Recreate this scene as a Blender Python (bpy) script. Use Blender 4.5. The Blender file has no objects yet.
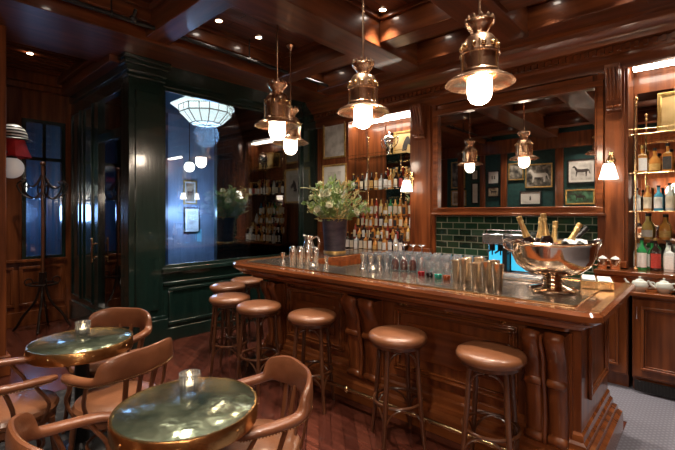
import bpy, math, random
from mathutils import Vector, Matrix
random.seed(7)
PI = math.pi
sc = bpy.context.scene
col = sc.collection

# ---------------------------------------------------------------- mesh builder
class MB:
    def __init__(s):
        s.v = []; s.f = []
    def add(s, vs, fs, M=None):
        b = len(s.v)
        for p in vs:
            p = Vector(p)
            s.v.append(M @ p if M is not None else p)
        s.f += [tuple(b + i for i in f) for f in fs]
        return s
    def box(s, x0, x1, y0, y1, z0, z1, M=None):
        vs = [(x0,y0,z0),(x1,y0,z0),(x1,y1,z0),(x0,y1,z0),(x0,y0,z1),(x1,y0,z1),(x1,y1,z1),(x0,y1,z1)]
        return s.add(vs, [(0,3,2,1),(4,5,6,7),(0,1,5,4),(1,2,6,5),(2,3,7,6),(3,0,4,7)], M)
    def lathe(s, prof, n=24, c=(0,0,0), M=None, sx=1, sy=1):
        vs = []; fs = []; m = len(prof)
        for i in range(n):
            a = 2*PI*i/n
            for r, z in prof:
                r = max(r, 1e-5)
                vs.append((c[0]+r*math.cos(a)*sx, c[1]+r*math.sin(a)*sy, c[2]+z))
        for i in range(n):
            j = (i+1) % n
            for k in range(m-1):
                fs.append((i*m+k, j*m+k, j*m+k+1, i*m+k+1))
        return s.add(vs, fs, M)
    def loft(s, pts, secs, closed=False, M=None, up=(0,0,1), n=10, p=2.0):
        """sweep an oval of half-width w (sideways) and half-height h along pts"""
        pts = [Vector(q) for q in pts]; N = len(pts); vs = []; fs = []
        up = Vector(up)
        for i, q in enumerate(pts):
            if closed: t = pts[(i+1) % N]-pts[i-1]
            else: t = pts[min(i+1,N-1)]-pts[max(i-1,0)]
            t.normalize()
            sd = t.cross(up)
            if sd.length < 1e-3: sd = t.cross(Vector((0.3,1,0)))
            sd.normalize(); u2 = sd.cross(t)
            w, h = secs[i] if isinstance(secs, list) else secs
            for k in range(n):
                a = 2*PI*k/n; ca, sa = math.cos(a), math.sin(a)
                e = 2/p
                x = math.copysign(abs(ca)**e, ca)*w; y = math.copysign(abs(sa)**e, sa)*h
                vs.append(q+sd*x+u2*y)
        R = N if closed else N-1
        for i in range(R):
            j = (i+1) % N
            for k in range(n):
                l = (k+1) % n
                fs.append((i*n+k, i*n+l, j*n+l, j*n+k))
        if not closed:
            fs.append(tuple(range(n-1,-1,-1))); fs.append(tuple((N-1)*n+k for k in range(n)))
        return s.add(vs, fs, M)
    def tube(s, pts, r, closed=False, n=8, M=None):
        return s.loft(pts, (r, r), closed, M, n=n)
    def ring(s, c, R, r, n=28, m=8, M=None, sy=1):
        pts = [(c[0]+R*math.cos(2*PI*i/n), c[1]+R*sy*math.sin(2*PI*i/n), c[2]) for i in range(n)]
        return s.tube(pts, r, True, m, M)
    def prism(s, poly, z0, z1, M=None):
        n = len(poly)
        vs = [(x,y,z0) for x,y in poly]+[(x,y,z1) for x,y in poly]
        fs = [tuple(range(n-1,-1,-1)), tuple(range(n,2*n))]
        fs += [(i,(i+1)%n,n+(i+1)%n,n+i) for i in range(n)]
        return s.add(vs, fs, M)
    def yzprism(s, prof, x0, x1, M=None):
        """profile of (y, z) points extruded along x"""
        n = len(prof)
        vs = [(x0,y,z) for y,z in prof]+[(x1,y,z) for y,z in prof]
        fs = [tuple(range(n)), tuple(range(2*n-1,n-1,-1))]
        fs += [(i,n+i,n+(i+1)%n,(i+1)%n) for i in range(n)]
        return s.add(vs, fs, M)
    def sphere(s, c, r, n=12, m=8, sz=1, M=None):
        return s.lathe([(r*math.sin(PI*k/m), -r*sz*math.cos(PI*k/m)) for k in range(m+1)], n, c, M)
    def build(s, name, mat, parent=None, smooth=True, bevel=0, angle=38, loc=None):
        me = bpy.data.meshes.new(name)
        me.from_pydata([tuple(v) for v in s.v], [], s.f)
        me.validate(); me.update()
        import bmesh
        bm = bmesh.new(); bm.from_mesh(me)
        bmesh.ops.recalc_face_normals(bm, faces=bm.faces); bm.to_mesh(me); bm.free()
        if smooth:
            me.polygons.foreach_set('use_smooth', [True]*len(me.polygons))
            me.set_sharp_from_angle(angle=math.radians(angle))
        if mat: me.materials.append(mat)
        o = bpy.data.objects.new(name, me); col.objects.link(o)
        if parent: o.parent = parent
        if loc: o.location = loc
        if bevel:
            b = o.modifiers.new('bevel', 'BEVEL'); b.width = bevel; b.segments = 2; b.limit_method = 'ANGLE'; b.angle_limit = math.radians(40)
            b.harden_normals = False
        return o

def tag(o, label=None, cat=None, group=None, kind=None):
    if label: o['label'] = label
    if cat: o['category'] = cat
    if group: o['group'] = group
    if kind: o['kind'] = kind
    return o
def thing(name, label, cat, loc=(0,0,0), rz=0, group=None):
    o = bpy.data.objects.new(name, None); col.objects.link(o)
    o.empty_display_size = .05
    o.location = loc; o.rotation_euler = (0,0,rz)
    return tag(o, label, cat, group)
def kids(o): return [c for c in list(col.objects) if c.parent == o]
def copy_tree(o, parent=None):
    c = o.copy(); col.objects.link(c); c.parent = parent
    for ch in kids(o): copy_tree(ch, c)
    return c
def struct(mb, name, mat, **k):
    return tag(mb.build(name, mat, **k), kind='structure')
def bez(a, b, c, n=8):
    a, b, c = Vector(a), Vector(b), Vector(c)
    return [a*(1-t)**2+b*2*t*(1-t)+c*t*t for t in [i/n for i in range(n+1)]]
def smoothpath(pts, n=6, closed=False):
    P = [Vector(p) for p in pts]; out = []; N = len(P)
    for i in range(N if closed else N-1):
        if closed: p0,p1,p2,p3 = P[i-1],P[i],P[(i+1)%N],P[(i+2)%N]
        else: p0,p1,p2,p3 = P[max(i-1,0)],P[i],P[i+1],P[min(i+2,N-1)]
        for k in range(n):
            t = k/n
            out.append(.5*((2*p1)+(p2-p0)*t+(2*p0-5*p1+4*p2-p3)*t*t+(3*p1-p0-3*p2+p3)*t**3))
    if not closed: out.append(P[-1])
    return out
def interp(vals, n):
    out = []
    for i in range(len(vals)-1):
        for k in range(n):
            t = k/n; t = t*t*(3-2*t)
            out.append(tuple(a+(b-a)*t for a,b in zip(vals[i], vals[i+1])))
    out.append(tuple(vals[-1])); return out
ORD = ['first','second','third','fourth','fifth','sixth','seventh','eighth','ninth','tenth','eleventh','twelfth','thirteenth','fourteenth','fifteenth']

# ---------------------------------------------------------------- materials
def mat(name):
    m = bpy.data.materials.new(name); m.use_nodes = True
    nt = m.node_tree; b = nt.nodes['Principled BSDF']
    return m, nt, b
def N(nt, t, **k):
    n = nt.nodes.new(t)
    for a, v in k.items(): setattr(n, a, v)
    return n
def ramp(nt, stops):
    r = N(nt, 'ShaderNodeValToRGB'); e = r.color_ramp.elements
    while len(e) < len(stops): e.new(.5)
    for i, (p, c) in enumerate(stops): e[i].position = p; e[i].color = (*c, 1)
    return r
def coords(nt, scale=(1,1,1), rot=(0,0,0)):
    tc = N(nt, 'ShaderNodeTexCoord'); mp = N(nt, 'ShaderNodeMapping')
    mp.inputs['Scale'].default_value = scale; mp.inputs['Rotation'].default_value = rot
    nt.links.new(tc.outputs['Object'], mp.inputs['Vector']); return mp.outputs['Vector']
def bump(nt, b, h, st=.2, d=.01):
    n = N(nt, 'ShaderNodeBump'); n.inputs['Strength'].default_value = st; n.inputs['Distance'].default_value = d
    nt.links.new(h, n.inputs['Height']); nt.links.new(n.outputs[0], b.inputs['Normal'])
def noisy(name, c1, c2, rough=.4, metal=0, scale=(8,8,8), detail=4, coat=0, bst=0, bscale=None, spec=.5, coat_rough=.08, lo=.3, hi=.7):
    m, nt, b = mat(name)
    v = coords(nt, scale); n = N(nt, 'ShaderNodeTexNoise'); n.inputs['Scale'].default_value = 1; n.inputs['Detail'].default_value = detail
    nt.links.new(v, n.inputs['Vector'])
    r = ramp(nt, [(lo, c1), (hi, c2)]); nt.links.new(n.outputs['Fac'], r.inputs[0]); nt.links.new(r.outputs[0], b.inputs['Base Color'])
    b.inputs['Roughness'].default_value = rough; b.inputs['Metallic'].default_value = metal
    b.inputs['Specular IOR Level'].default_value = spec
    b.inputs['Coat Weight'].default_value = coat; b.inputs['Coat Roughness'].default_value = coat_rough
    if bst:
        if bscale:
            n2 = N(nt, 'ShaderNodeTexNoise'); n2.inputs['Scale'].default_value = bscale; n2.inputs['Detail'].default_value = 2
            tc = N(nt, 'ShaderNodeTexCoord'); nt.links.new(tc.outputs['Object'], n2.inputs['Vector']); bump(nt, b, n2.outputs['Fac'], bst)
        else: bump(nt, b, n.outputs['Fac'], bst)
    return m
def wood(name, axis, c1=(.085,.021,.006), c2=(.27,.078,.022), rough=.36, coat=.4):
    s = {'x': (1.2,16,16), 'y': (16,1.2,16), 'z': (16,16,1.2)}[axis]
    m = noisy(name, c1, c2, rough, 0, s, 6, coat, .04, coat_rough=.10)
    m.node_tree.nodes['Principled BSDF'].inputs['Specular IOR Level'].default_value = .25
    return m
WX = wood('mahogany_x', 'x', rough=.28, coat=.8); WY = wood('mahogany_y', 'y'); WZ = wood('mahogany_z', 'z')
CX = wood('ceiling_wood_x', 'x', (.075,.019,.006), (.21,.060,.018)); CY = wood('ceiling_wood_y', 'y', (.075,.019,.006), (.21,.060,.018))
BARX = wood('bar_wood_x', 'x', (.085,.022,.006), (.25,.074,.020), .26, .6); BARZ = wood('bar_wood_z', 'z', (.080,.020,.006), (.24,.070,.019), .32, .5)
TOPW = wood('bar_top_wood', 'x', (.11,.030,.010), (.25,.078,.026), .16, 1)
def planks(name, along, w, c1, c2, rough=.35, gap=(.012,.004,.002)):
    m, nt, b = mat(name)
    sw = (0,0,PI/2) if along == 'y' else (0,0,0)
    v = coords(nt, (1,1,1), sw)
    br = N(nt, 'ShaderNodeTexBrick'); br.offset = .37
    br.inputs['Scale'].default_value = 1; br.inputs['Brick Width'].default_value = 1.9; br.inputs['Row Height'].default_value = w
    br.inputs['Mortar Size'].default_value = .006; br.inputs['Color1'].default_value = (*c1,1); br.inputs['Color2'].default_value = (*c2,1)
    br.inputs['Mortar'].default_value = (*gap,1); br.inputs['Mortar Smooth'].default_value = .3
    nt.links.new(v, br.inputs['Vector'])
    v2 = coords(nt, (2,30,30) if along == 'x' else (30,2,30)); n = N(nt, 'ShaderNodeTexNoise'); n.inputs['Scale'].default_value = 1; n.inputs['Detail'].default_value = 5
    nt.links.new(v2, n.inputs['Vector'])
    r = ramp(nt, [(.3,(.45,.45,.45)),(.7,(1.3,1.3,1.3))]); nt.links.new(n.outputs['Fac'], r.inputs[0])
    mx = N(nt, 'ShaderNodeMix', data_type='RGBA', blend_type='MULTIPLY'); mx.inputs[0].default_value = 1
    nt.links.new(br.outputs['Color'], mx.inputs[6]); nt.links.new(r.outputs[0], mx.inputs[7]); nt.links.new(mx.outputs[2], b.inputs['Base Color'])
    b.inputs['Roughness'].default_value = rough; b.inputs['Coat Weight'].default_value = .4; b.inputs['Coat Roughness'].default_value = .15
    iv = N(nt, 'ShaderNodeMath', operation='SUBTRACT'); iv.inputs[0].default_value = 1; nt.links.new(br.outputs['Fac'], iv.inputs[1])
    bump(nt, b, iv.outputs[0], .5, .005)
    return m, nt, b, br
PLANK = planks('ceiling_planks', 'y', .12, (.12,.033,.014), (.20,.060,.025))[0]
FLOOR, fnt, fb, fbr = planks('parquet', 'x', .09, (.055,.014,.009), (.105,.029,.017), .24, gap=(.025,.007,.004))
fbr.inputs['Brick Width'].default_value = .54; fbr.inputs['Mortar Size'].default_value = .003
for n_ in fnt.nodes:
    if n_.type == 'MAPPING': n_.inputs['Rotation'].default_value = (0,0,PI/4)
GREEN = noisy('green_lacquer', (.0045,.016,.013), (.010,.030,.024), .22, 0, (30,30,1.5), 3, .7, .12, spec=.5)
LEATHER = noisy('tan_leather', (.13,.048,.020), (.225,.090,.040), .32, 0, (5,5,5), 4, .25, .12, 90)
LEATHER2 = noisy('brown_leather', (.125,.042,.017), (.215,.079,.035), .33, 0, (6,6,6), 4, .35, .12, 90)
BENT = noisy('bentwood', (.050,.017,.007), (.12,.042,.016), .3, 0, (25,25,2), 4, .5)
BENT2 = noisy('chair_wood', (.08,.026,.010), (.16,.055,.021), .3, 0, (25,25,2), 4, .5)
BRASS = noisy('brass', (.56,.36,.16), (.80,.57,.30), .24, 1, (14,14,14), 3)
COPPER = noisy('copper', (.70,.42,.26), (.95,.68,.46), .25, 1, (12,12,12), 3, bst=.2, bscale=35)
HCOPPER = noisy('aged_brass_rim', (.42,.22,.08), (.72,.43,.17), .27, 1, (9,9,9), 4, bst=.25, bscale=26)
CHROME = noisy('chrome', (.75,.75,.74), (.9,.9,.88), .08, 1, (5,5,5), 2)
SILVER = noisy('silver', (.80,.77,.72), (.96,.93,.88), .24, 1, (9,9,9), 3, bst=.1, bscale=22)
GILT = noisy('gilt', (.50,.31,.09), (.78,.54,.20), .34, .85, (22,22,22), 3)
IRON = noisy('dark_iron', (.018,.012,.010), (.05,.032,.024), .3, .6, (8,8,8), 3, .3)
BLACK = noisy('black_metal', (.006,.006,.006), (.016,.015,.015), .4, .2, (8,8,8), 2)
TABLETOP = noisy('patinated_top', (.045,.075,.055), (.30,.34,.23), .2, .85, (7,7,7), 5, .2, .7, 11)
INLAY = noisy('bar_inlay', (.22,.18,.15), (.52,.42,.33), .22, .95, (5,5,5), 4, .3, .18, 18)
STEEL = noisy('steel', (.42,.44,.46), (.60,.62,.63), .25, 1, (20,2,2), 3)
CERAM = noisy('ceramic', (.50,.54,.50), (.62,.65,.60), .2, 0, (6,6,6), 2, .5)
NAVY = noisy('navy_paint', (.010,.028,.050), (.018,.048,.085), .35, 0, (20,20,1), 3, .3)
NAVYL = noisy('pale_blue_paint', (.20,.27,.38), (.28,.36,.48), .4, 0, (20,20,1), 3, .2)
TEAL = noisy('teal_wallpaper', (.006,.040,.040), (.012,.070,.066), .6, 0, (12,12,12), 3)
LINEN = noisy('white_linen', (.70,.70,.69), (.85,.85,.84), .8, 0, (40,40,40), 3, 0, .2)
RED = noisy('red_cloth', (.36,.012,.015), (.55,.025,.03), .5, 0, (8,8,8), 3)
VASE = noisy('dark_pot', (.035,.03,.05), (.10,.085,.11), .4, .4, (5,5,14), 3, .3, .2)
RUG = noisy('patterned_rug', (.005,.005,.006), (.05,.045,.045), .9, 0, (16,16,16), 2, 0, .2, lo=.52, hi=.66)
def stone_floor():
    m, nt, b = mat('penny_tile_floor')
    v = coords(nt, (22,22,22), (0,0,PI/4)); vo = N(nt, 'ShaderNodeTexVoronoi'); vo.inputs['Scale'].default_value = 1.4; vo.inputs['Randomness'].default_value = 0
    nt.links.new(v, vo.inputs['Vector'])
    r = ramp(nt, [(.16,(.17,.17,.205)),(.34,(.10,.10,.125))]); nt.links.new(vo.outputs['Distance'], r.inputs[0]); nt.links.new(r.outputs[0], b.inputs['Base Color'])
    b.inputs['Roughness'].default_value = .5; return m
STONE = stone_floor()
def tiles():
    m, nt, b = mat('green_subway_tile')
    tc = N(nt, 'ShaderNodeTexCoord'); sp = N(nt, 'ShaderNodeSeparateXYZ'); cb = N(nt, 'ShaderNodeCombineXYZ')
    nt.links.new(tc.outputs['Object'], sp.inputs[0]); nt.links.new(sp.outputs[0], cb.inputs[0]); nt.links.new(sp.outputs[2], cb.inputs[1])
    br = N(nt, 'ShaderNodeTexBrick'); br.inputs['Scale'].default_value = 1; br.inputs['Brick Width'].default_value = .165; br.inputs['Row Height'].default_value = .082
    br.inputs['Mortar Size'].default_value = .005; br.inputs['Color1'].default_value = (.004,.020,.014,1); br.inputs['Color2'].default_value = (.020,.060,.030,1)
    br.inputs['Mortar'].default_value = (.22,.25,.19,1); nt.links.new(cb.outputs[0], br.inputs['Vector']); nt.links.new(br.outputs['Color'], b.inputs['Base Color'])
    b.inputs['Roughness'].default_value = .12; b.inputs['Coat Weight'].default_value = .5
    iv = N(nt, 'ShaderNodeMath', operation='SUBTRACT'); iv.inputs[0].default_value = 1; nt.links.new(br.outputs['Fac'], iv.inputs[1]); bump(nt, b, iv.outputs[0], .4, .004)
    return m
TILE = tiles()
def emit(name, c, s):
    m, nt, b = mat(name); b.inputs['Base Color'].default_value = (*c,1); b.inputs['Emission Color'].default_value = (*c,1); b.inputs['Emission Strength'].default_value = s
    return m
def pane(name, tint=(1,1,1), ior=1.5, rough=0.0, refl=1.0, haze=0):
    m, nt, b = mat(name); nt.nodes.remove(b); out = nt.nodes['Material Output']
    t = N(nt, 'ShaderNodeBsdfTransparent'); t.inputs[0].default_value = (*tint,1)
    g = N(nt, 'ShaderNodeBsdfGlossy'); g.inputs['Roughness'].default_value = rough; g.inputs[0].default_value = (1,1,1,1)
    fr = N(nt, 'ShaderNodeFresnel'); fr.inputs[0].default_value = ior
    mu = N(nt, 'ShaderNodeMath', operation='MULTIPLY'); mu.inputs[1].default_value = refl; mu.use_clamp = True
    nt.links.new(fr.outputs[0], mu.inputs[0])
    mx = N(nt, 'ShaderNodeMixShader'); nt.links.new(mu.outputs[0], mx.inputs[0]); nt.links.new(t.outputs[0], mx.inputs[1]); nt.links.new(g.outputs[0], mx.inputs[2]); 
    if haze:
        d = N(nt, 'ShaderNodeBsdfTranslucent'); d2 = N(nt, 'ShaderNodeBsdfDiffuse'); m2 = N(nt, 'ShaderNodeMixShader'); m3 = N(nt, 'ShaderNodeMixShader')
        nt.links.new(d.outputs[0], m2.inputs[1]); nt.links.new(d2.outputs[0], m2.inputs[2]); m3.inputs[0].default_value = haze
        d.inputs[0].default_value = (.95,.97,1,1); d2.inputs[0].default_value = (.95,.97,1,1)
        nt.links.new(mx.outputs[0], m3.inputs[1]); nt.links.new(m2.outputs[0], m3.inputs[2]); nt.links.new(m3.outputs[0], out.inputs[0])
    else: nt.links.new(mx.outputs[0], out.inputs[0])
    return m
WINGLASS = pane('window_glass', (.75,.82,.85), 1.7, 0, 1.6)
CLEAR = pane('clear_glass', (.95,.97,.98), 1.6, .03, 3.2, .10)
RIBGLASS = pane('ribbed_glass', (.90,.92,.93), 1.7, .03, 2.6, .08)
SHELFG = pane('shelf_glass', (.86,.93,.88), 1.5, .02, 1.5)
m_, nt_, b_ = mat('mirror'); b_.inputs['Base Color'].default_value = (.82,.79,.76,1); b_.inputs['Metallic'].default_value = 1; b_.inputs['Roughness'].default_value = .015
MIRROR = m_
def liquid(name, c, rough=.06, coat=.6):
    m, nt, b = mat(name)
    v = coords(nt, (4,4,9)); n = N(nt, 'ShaderNodeTexNoise'); n.inputs['Scale'].default_value = 1; nt.links.new(v, n.inputs['Vector'])
    r = ramp(nt, [(.3, tuple(x*.75 for x in c)), (.7, tuple(min(1,x*1.2) for x in c))]); nt.links.new(n.outputs['Fac'], r.inputs[0]); nt.links.new(r.outputs[0], b.inputs['Base Color'])
    b.inputs['Roughness'].default_value = rough; b.inputs['Coat Weight'].default_value = coat; b.inputs['Coat Roughness'].default_value = .04
    b.inputs['Transmission Weight'].default_value = .12
    return m
LIQ = {'amber': liquid('amber_spirit', (.72,.30,.07)), 'dark': liquid('dark_bottle', (.022,.012,.010)), 'clear': liquid('clear_spirit', (.72,.76,.75)),
       'green': liquid('green_bottle', (.03,.30,.09)), 'blue': liquid('blue_bottle', (.06,.38,.62)), 'red': liquid('ruby_spirit', (.34,.035,.02)), 'gold': liquid('golden_spirit', (.85,.55,.18))}
LAB = {'cream': noisy('cream_label', (.60,.52,.38), (.72,.66,.52), .6, scale=(60,60,90)), 'white': noisy('white_label', (.72,.71,.68), (.84,.83,.80), .6, scale=(60,60,90)),
       'black': noisy('black_label', (.015,.014,.013), (.05,.04,.035), .5, scale=(60,60,90)), 'ochre': noisy('ochre_label', (.50,.28,.07), (.66,.42,.13), .5, scale=(60,60,90)),
       'red': noisy('red_label', (.36,.03,.025), (.5,.06,.04), .5, scale=(60,60,90))}
BULB = emit('frosted_bulb', (1,.80,.62), 34)
SHADE = emit('lit_opal_shade', (1,.88,.72), 6)
STRIP = emit('light_strip', (1,.90,.76), 20)
LANT = emit('lantern_pane', (.93,.97,.92), 1.5)
DOWN = emit('downlight_lens', (1,.88,.75), 26)
CANDLE = emit('candle_flame', (1,.72,.40), 14)
BLUEGLOW = emit('blue_lit_panel', (.04,.40,.62), 1.1)
WAX = noisy('candle_wax', (.75,.70,.60), (.85,.80,.70), .5)

# ---------------------------------------------------------------- camera
cam = bpy.data.cameras.new('camera'); co = bpy.data.objects.new('camera', cam); col.objects.link(co)
co.location = (0,0,1.6); co.rotation_euler = (PI/2, 0, math.radians(42.4))
cam.sensor_width = 36; cam.lens = 36*408/675; cam.shift_y = -12/675; cam.clip_start = .02
sc.camera = co
sc.view_settings.view_transform = 'Standard'; sc.view_settings.look = 'None'; sc.view_settings.gamma = 1; sc.view_settings.exposure = 0.45
sc.view_settings.use_curve_mapping = False
w = bpy.data.worlds.new('world'); sc.world = w; w.use_nodes = True
w.node_tree.nodes['Background'].inputs[0].default_value = (.25,.4,.8,1); w.node_tree.nodes['Background'].inputs[1].default_value = .02
sc.cycles.use_denoising = True
sc.cycles.max_bounces = 9; sc.cycles.transparent_max_bounces = 24; sc.cycles.sample_clamp_indirect = 6; sc.cycles.caustics_reflective = False; sc.cycles.caustics_refractive = False

# ================================================================ THE SETTING
struct(MB().box(-9.2,-.47,-1.1,5.6,-.1,0).box(-.47,3,-1.1,1.0,-.1,0), 'floor', FLOOR, smooth=False)
struct(MB().box(-.47,3,1.0,5.6,-.1,.001).box(-2.7,-.47,3.8,5.4,-.05,.002), 'trim_1', STONE, smooth=False)
struct(MB().box(-5.5,3,-1.1,5.6,3.75,3.85), 'ceiling', PLANK, smooth=False)
# low ceiling of the entrance alcove with slats
a = MB().box(-9.2,-5.5,-1.1,1.83,3.60,3.7)
for k in range(14): a.box(-7.2+k*.13,-7.15+k*.13,-1,1.75,3.575,3.60)
struct(a, 'trim_2', CY, smooth=False)
# beams
tn = [2]
def beam(x0, x1, y0, y1, z0, z1, m, lip=.04):
    tn[0] += 1
    b = MB().box(x0,x1,y0,y1,z0,z1)
    if x1-x0 < y1-y0: b.box(x0-lip,x0,y0,y1,z1-.1,z1-.02).box(x1,x1+lip,y0,y1,z1-.1,z1-.02)
    else: b.box(x0,x1,y0-lip,y0,z1-.1,z1-.02).box(x0,x1,y1,y1+lip,z1-.1,z1-.02)
    return struct(b, 'trim_%d' % tn[0], m, bevel=.008)
bx_ = [(-3.10,-2.68),(-1.78,-1.38),(-.40,0.0),(.95,1.35)]
for x0, x1 in bx_: beam(x0, x1, -1, 4.45, 3.42, 3.80, CY)
beam(-5.55,-4.45,-1,4.95,3.44,3.80,CY)           # broad soffit above the green wall
beam(-4.45,-4.30,-1,4.95,3.58,3.80,CY)
xs = [(-4.45,-3.10),(-2.68,-1.78),(-1.38,-.40),(0,.95),(1.35,2.6)]
for x0, x1 in xs:
    for y in (-.1,1.83,3.62): beam(x0,x1,y,y+.26,3.47,3.80,CX)
beam(-4.45,2.6,4.40,4.80,3.46,3.80,CX)

# back wall, its bays, panelling and cornice
BW = 4.95
b = MB()
b.box(-5.1,-4.28,BW,BW+.12,0,3.75)               # picture wall
b.box(-4.28,2.9,5.30,5.40,0,3.75)                # wall behind the bays
b.box(-2.72,-.86,BW+.02,5.3,0,3.75)
b.box(-3.12,-2.72,BW-.02,5.3,1.045,3.75); b.box(-.86,-.60,BW-.02,5.3,1.05,3.75); b.box(.62,2.9,BW,5.3,0,3.75)
b.box(-4.28,-3.12,BW,5.3,3.05,3.75); b.box(-.60,.62,BW,5.3,3.08,3.75)
b.box(-4.34,-4.26,BW-.03,5.3,1.045,3.1)
struct(b, 'wall_back', WZ, bevel=.004)
# raised pilaster faces with fluted brackets
for x0, x1 in ((-3.08,-2.78),(-.79,-.625)):
    tn[0] += 1
    b = MB().box(x0,x1,BW-.055,BW-.02,1.07,3.06)
    b.box(x0-.02,x1+.02,BW-.10,BW-.02,1.06,1.12)
    xm = (x0+x1)/2; hw = min(.085,(x1-x0)/2-.02)
    prof = [(BW-.05,2.60),(BW-.10,2.62),(BW-.11,2.70),(BW-.14,2.74),(BW-.16,2.9),(BW-.20,3.02),(BW-.21,3.06),(BW-.05,3.06)]
    b.yzprism(prof, xm-hw, xm+hw)
    for k in range(4):
        xx = xm-hw+.02+k*(2*hw-.04)/3
        b.tube([(xx,BW-.125,2.72),(xx,BW-.150,2.80),(xx,BW-.168,2.9),(xx,BW-.212,3.02)], .013, n=8)
        b.sphere((xx,BW-.112,2.655), .017, 8, 6)
    struct(b, 'trim_%d' % tn[0], WZ, bevel=.003)
# cornice swept along the back wall, with dentils
tn[0] += 1
prof = [(BW,3.04),(BW-.04,3.04),(BW-.05,3.08),(BW-.05,3.16),(BW-.09,3.18),(BW-.09,3.26),(BW-.15,3.27),(BW-.17,3.30),(BW-.20,3.34),(BW-.26,3.38),(BW-.28,3.42),(BW-.28,3.46),(BW,3.46)]
b = MB().yzprism(prof, -5.0, 2.6)
x = -4.95
while x < 1.2: b.box(x,x+.035,BW-.125,BW-.08,3.205,3.255); x += .07
struct(b, 'trim_%d' % tn[0], WX, angle=25)
# frieze panels above the mirror
tn[0] += 1
struct(MB().box(-2.68,-.90,BW-.03,BW+.03,2.97,3.03), 'trim_%d' % tn[0], WX, bevel=.006)
def frame_bars(b, x0,x1,z0,z1,y,w=.05,d=.02):
    b.box(x0,x1,y-d,y,z1-w,z1).box(x0,x1,y-d,y,z0,z0+w).box(x0,x0+w,y-d,y,z0+w,z1-w).box(x1-w,x1,y-d,y,z0+w,z1-w)
    return b
tn[0] += 1
b = MB(); frame_bars(b,-4.93,-4.36,1.25,3.0,BW,.04,.018); frame_bars(b,-4.93,-4.36,.2,1.1,BW,.04,.018)
frame_bars(b,-4.20,-3.80,1.8,3.0,5.30,.03,.015)
struct(b, 'trim_%d' % tn[0], WZ, bevel=.004)
# tiled splash back
tn[0] += 1
struct(MB().box(-2.72,-.86,BW-.005,BW+.02,.88,1.62), 'trim_%d' % tn[0], TILE, smooth=False)

# wall behind the camera (seen in the mirror)
struct(MB().box(-9.2,3,-1.2,-1.0,0,3.8), 'wall_front', TEAL, smooth=False)
tn[0] += 1
b = MB()
for x0, x1 in ((-5.25,-5.08),(-4.61,-4.48),(-4.05,-3.90),(-2.75,-2.58),(-1.35,-1.15),(.2,.4)): b.box(x0,x1,-1.0,-.93,0,3.5)
b.box(-9,2.9,-1,-.95,0,1.15).box(-9,2.9,-1,-.90,1.15,1.22).box(-9,2.9,-1,-.88,3.15,3.5)
b.box(-1.2,2.7,-1,-.97,1.2,3.2).box(-9,-5.6,-1,-.97,1.2,3.2)
struct(b, 'trim_%d' % tn[0], WZ, bevel=.005)
struct(MB().box(2.7,2.85,-1.1,5.4,0,3.8), 'wall_right', WZ, smooth=False)

# green glazed partition on the left (plane x = -5) and the alcove side (plane y = 1.83)
GX = -5.0
b = MB()
b.box(GX-.12,GX,2.27,4.95,0,.86)                  # below the sill
b.box(GX-.14,GX+.05,2.25,4.95,.86,.915)          # sill
b.box(GX-.12,GX,2.27,4.95,3.17,3.50)
b.box(GX-.12,GX+.02,4.62,4.95,0,3.46)
b.box(GX-.14,GX+.02,2.27,4.95,0,.16)
b.box(GX-.12,GX+.02,2.27,4.62,.70,.74)
for y0, y1 in ((2.34,3.40),(3.48,4.56)):
    b.box(GX,GX+.018,y0,y1,.62,.66).box(GX,GX+.018,y0,y1,.20,.24).box(GX,GX+.018,y0,y0+.04,.24,.62).box(GX,GX+.018,y1-.04,y1,.24,.62)
struct(b, 'wall_left', GREEN, bevel=.006)
tn[0] += 1
b = MB()                                          # corner post with capital and base
b.box(GX-.12,GX+.02,1.86,2.27,.0,3.44); b.box(GX-.10,GX+.035,1.93,2.21,.42,3.05)
for z0, z1, o in ((.0,.30,.04),(.30,.34,.02),(3.20,3.24,.02),(3.26,3.34,.03),(3.34,3.39,.05),(3.39,3.44,.07)):
    b.box(GX-.12-o,GX+.02+o,1.86-o,2.27+o,z0,z1)
struct(b, 'trim_%d' % tn[0], GREEN, bevel=.008)
win = struct(MB().box(GX-.07,GX-.03,2.27,2.32,.915,3.17).box(GX-.07,GX-.03,4.57,4.62,.915,3.17).box(GX-.07,GX-.03,2.32,4.57,.915,.95).box(GX-.07,GX-.03,2.32,4.57,3.13,3.17), 'window_1', GREEN, bevel=.004)
MB().box(GX-.055,GX-.045,2.32,4.57,.95,3.13).build('pane', WINGLASS, win, smooth=False)
AY = 1.86
b = MB()
b.box(-7.3,-6.14,AY,AY+.12,0,3.5).box(-6.14,-5.12,AY,AY+.12,3.14,3.5).box(-7.3,-5.12,AY-.03,AY,3.26,3.36)
for x0 in (-7.16,-6.62): frame_bars(b,x0,x0+.40,.35,3.1,AY,.04,.02)
b.box(-7.3,-6.14,AY-.03,AY,0,.28)
struct(b, 'wall_alcove', GREEN, bevel=.006)
tn[0] += 1
struct(MB().box(-7.2,-5.12,AY-.16,AY,3.36,3.6).box(-7.2,-5.12,AY-.22,AY,3.48,3.6), 'trim_%d' % tn[0], CX, bevel=.01)
d1 = struct(MB().box(-6.14,-6.02,AY,AY+.1,0,3.14).box(-5.22,-5.12,AY,AY+.1,0,3.14).box(-6.02,-5.22,AY,AY+.1,0,.36).box(-6.02,-5.22,AY,AY+.1,2.52,2.64).box(-6.02,-5.22,AY,AY+.1,3.08,3.14), 'door_1', GREEN, bevel=.005)
MB().box(-6.02,-5.22,AY+.045,AY+.055,.36,2.52).build('glass_panel', WINGLASS, d1, smooth=False)
MB().box(-6.02,-5.22,AY+.045,AY+.055,2.64,3.08).build('transom_pane', WINGLASS, d1, smooth=False)
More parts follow.
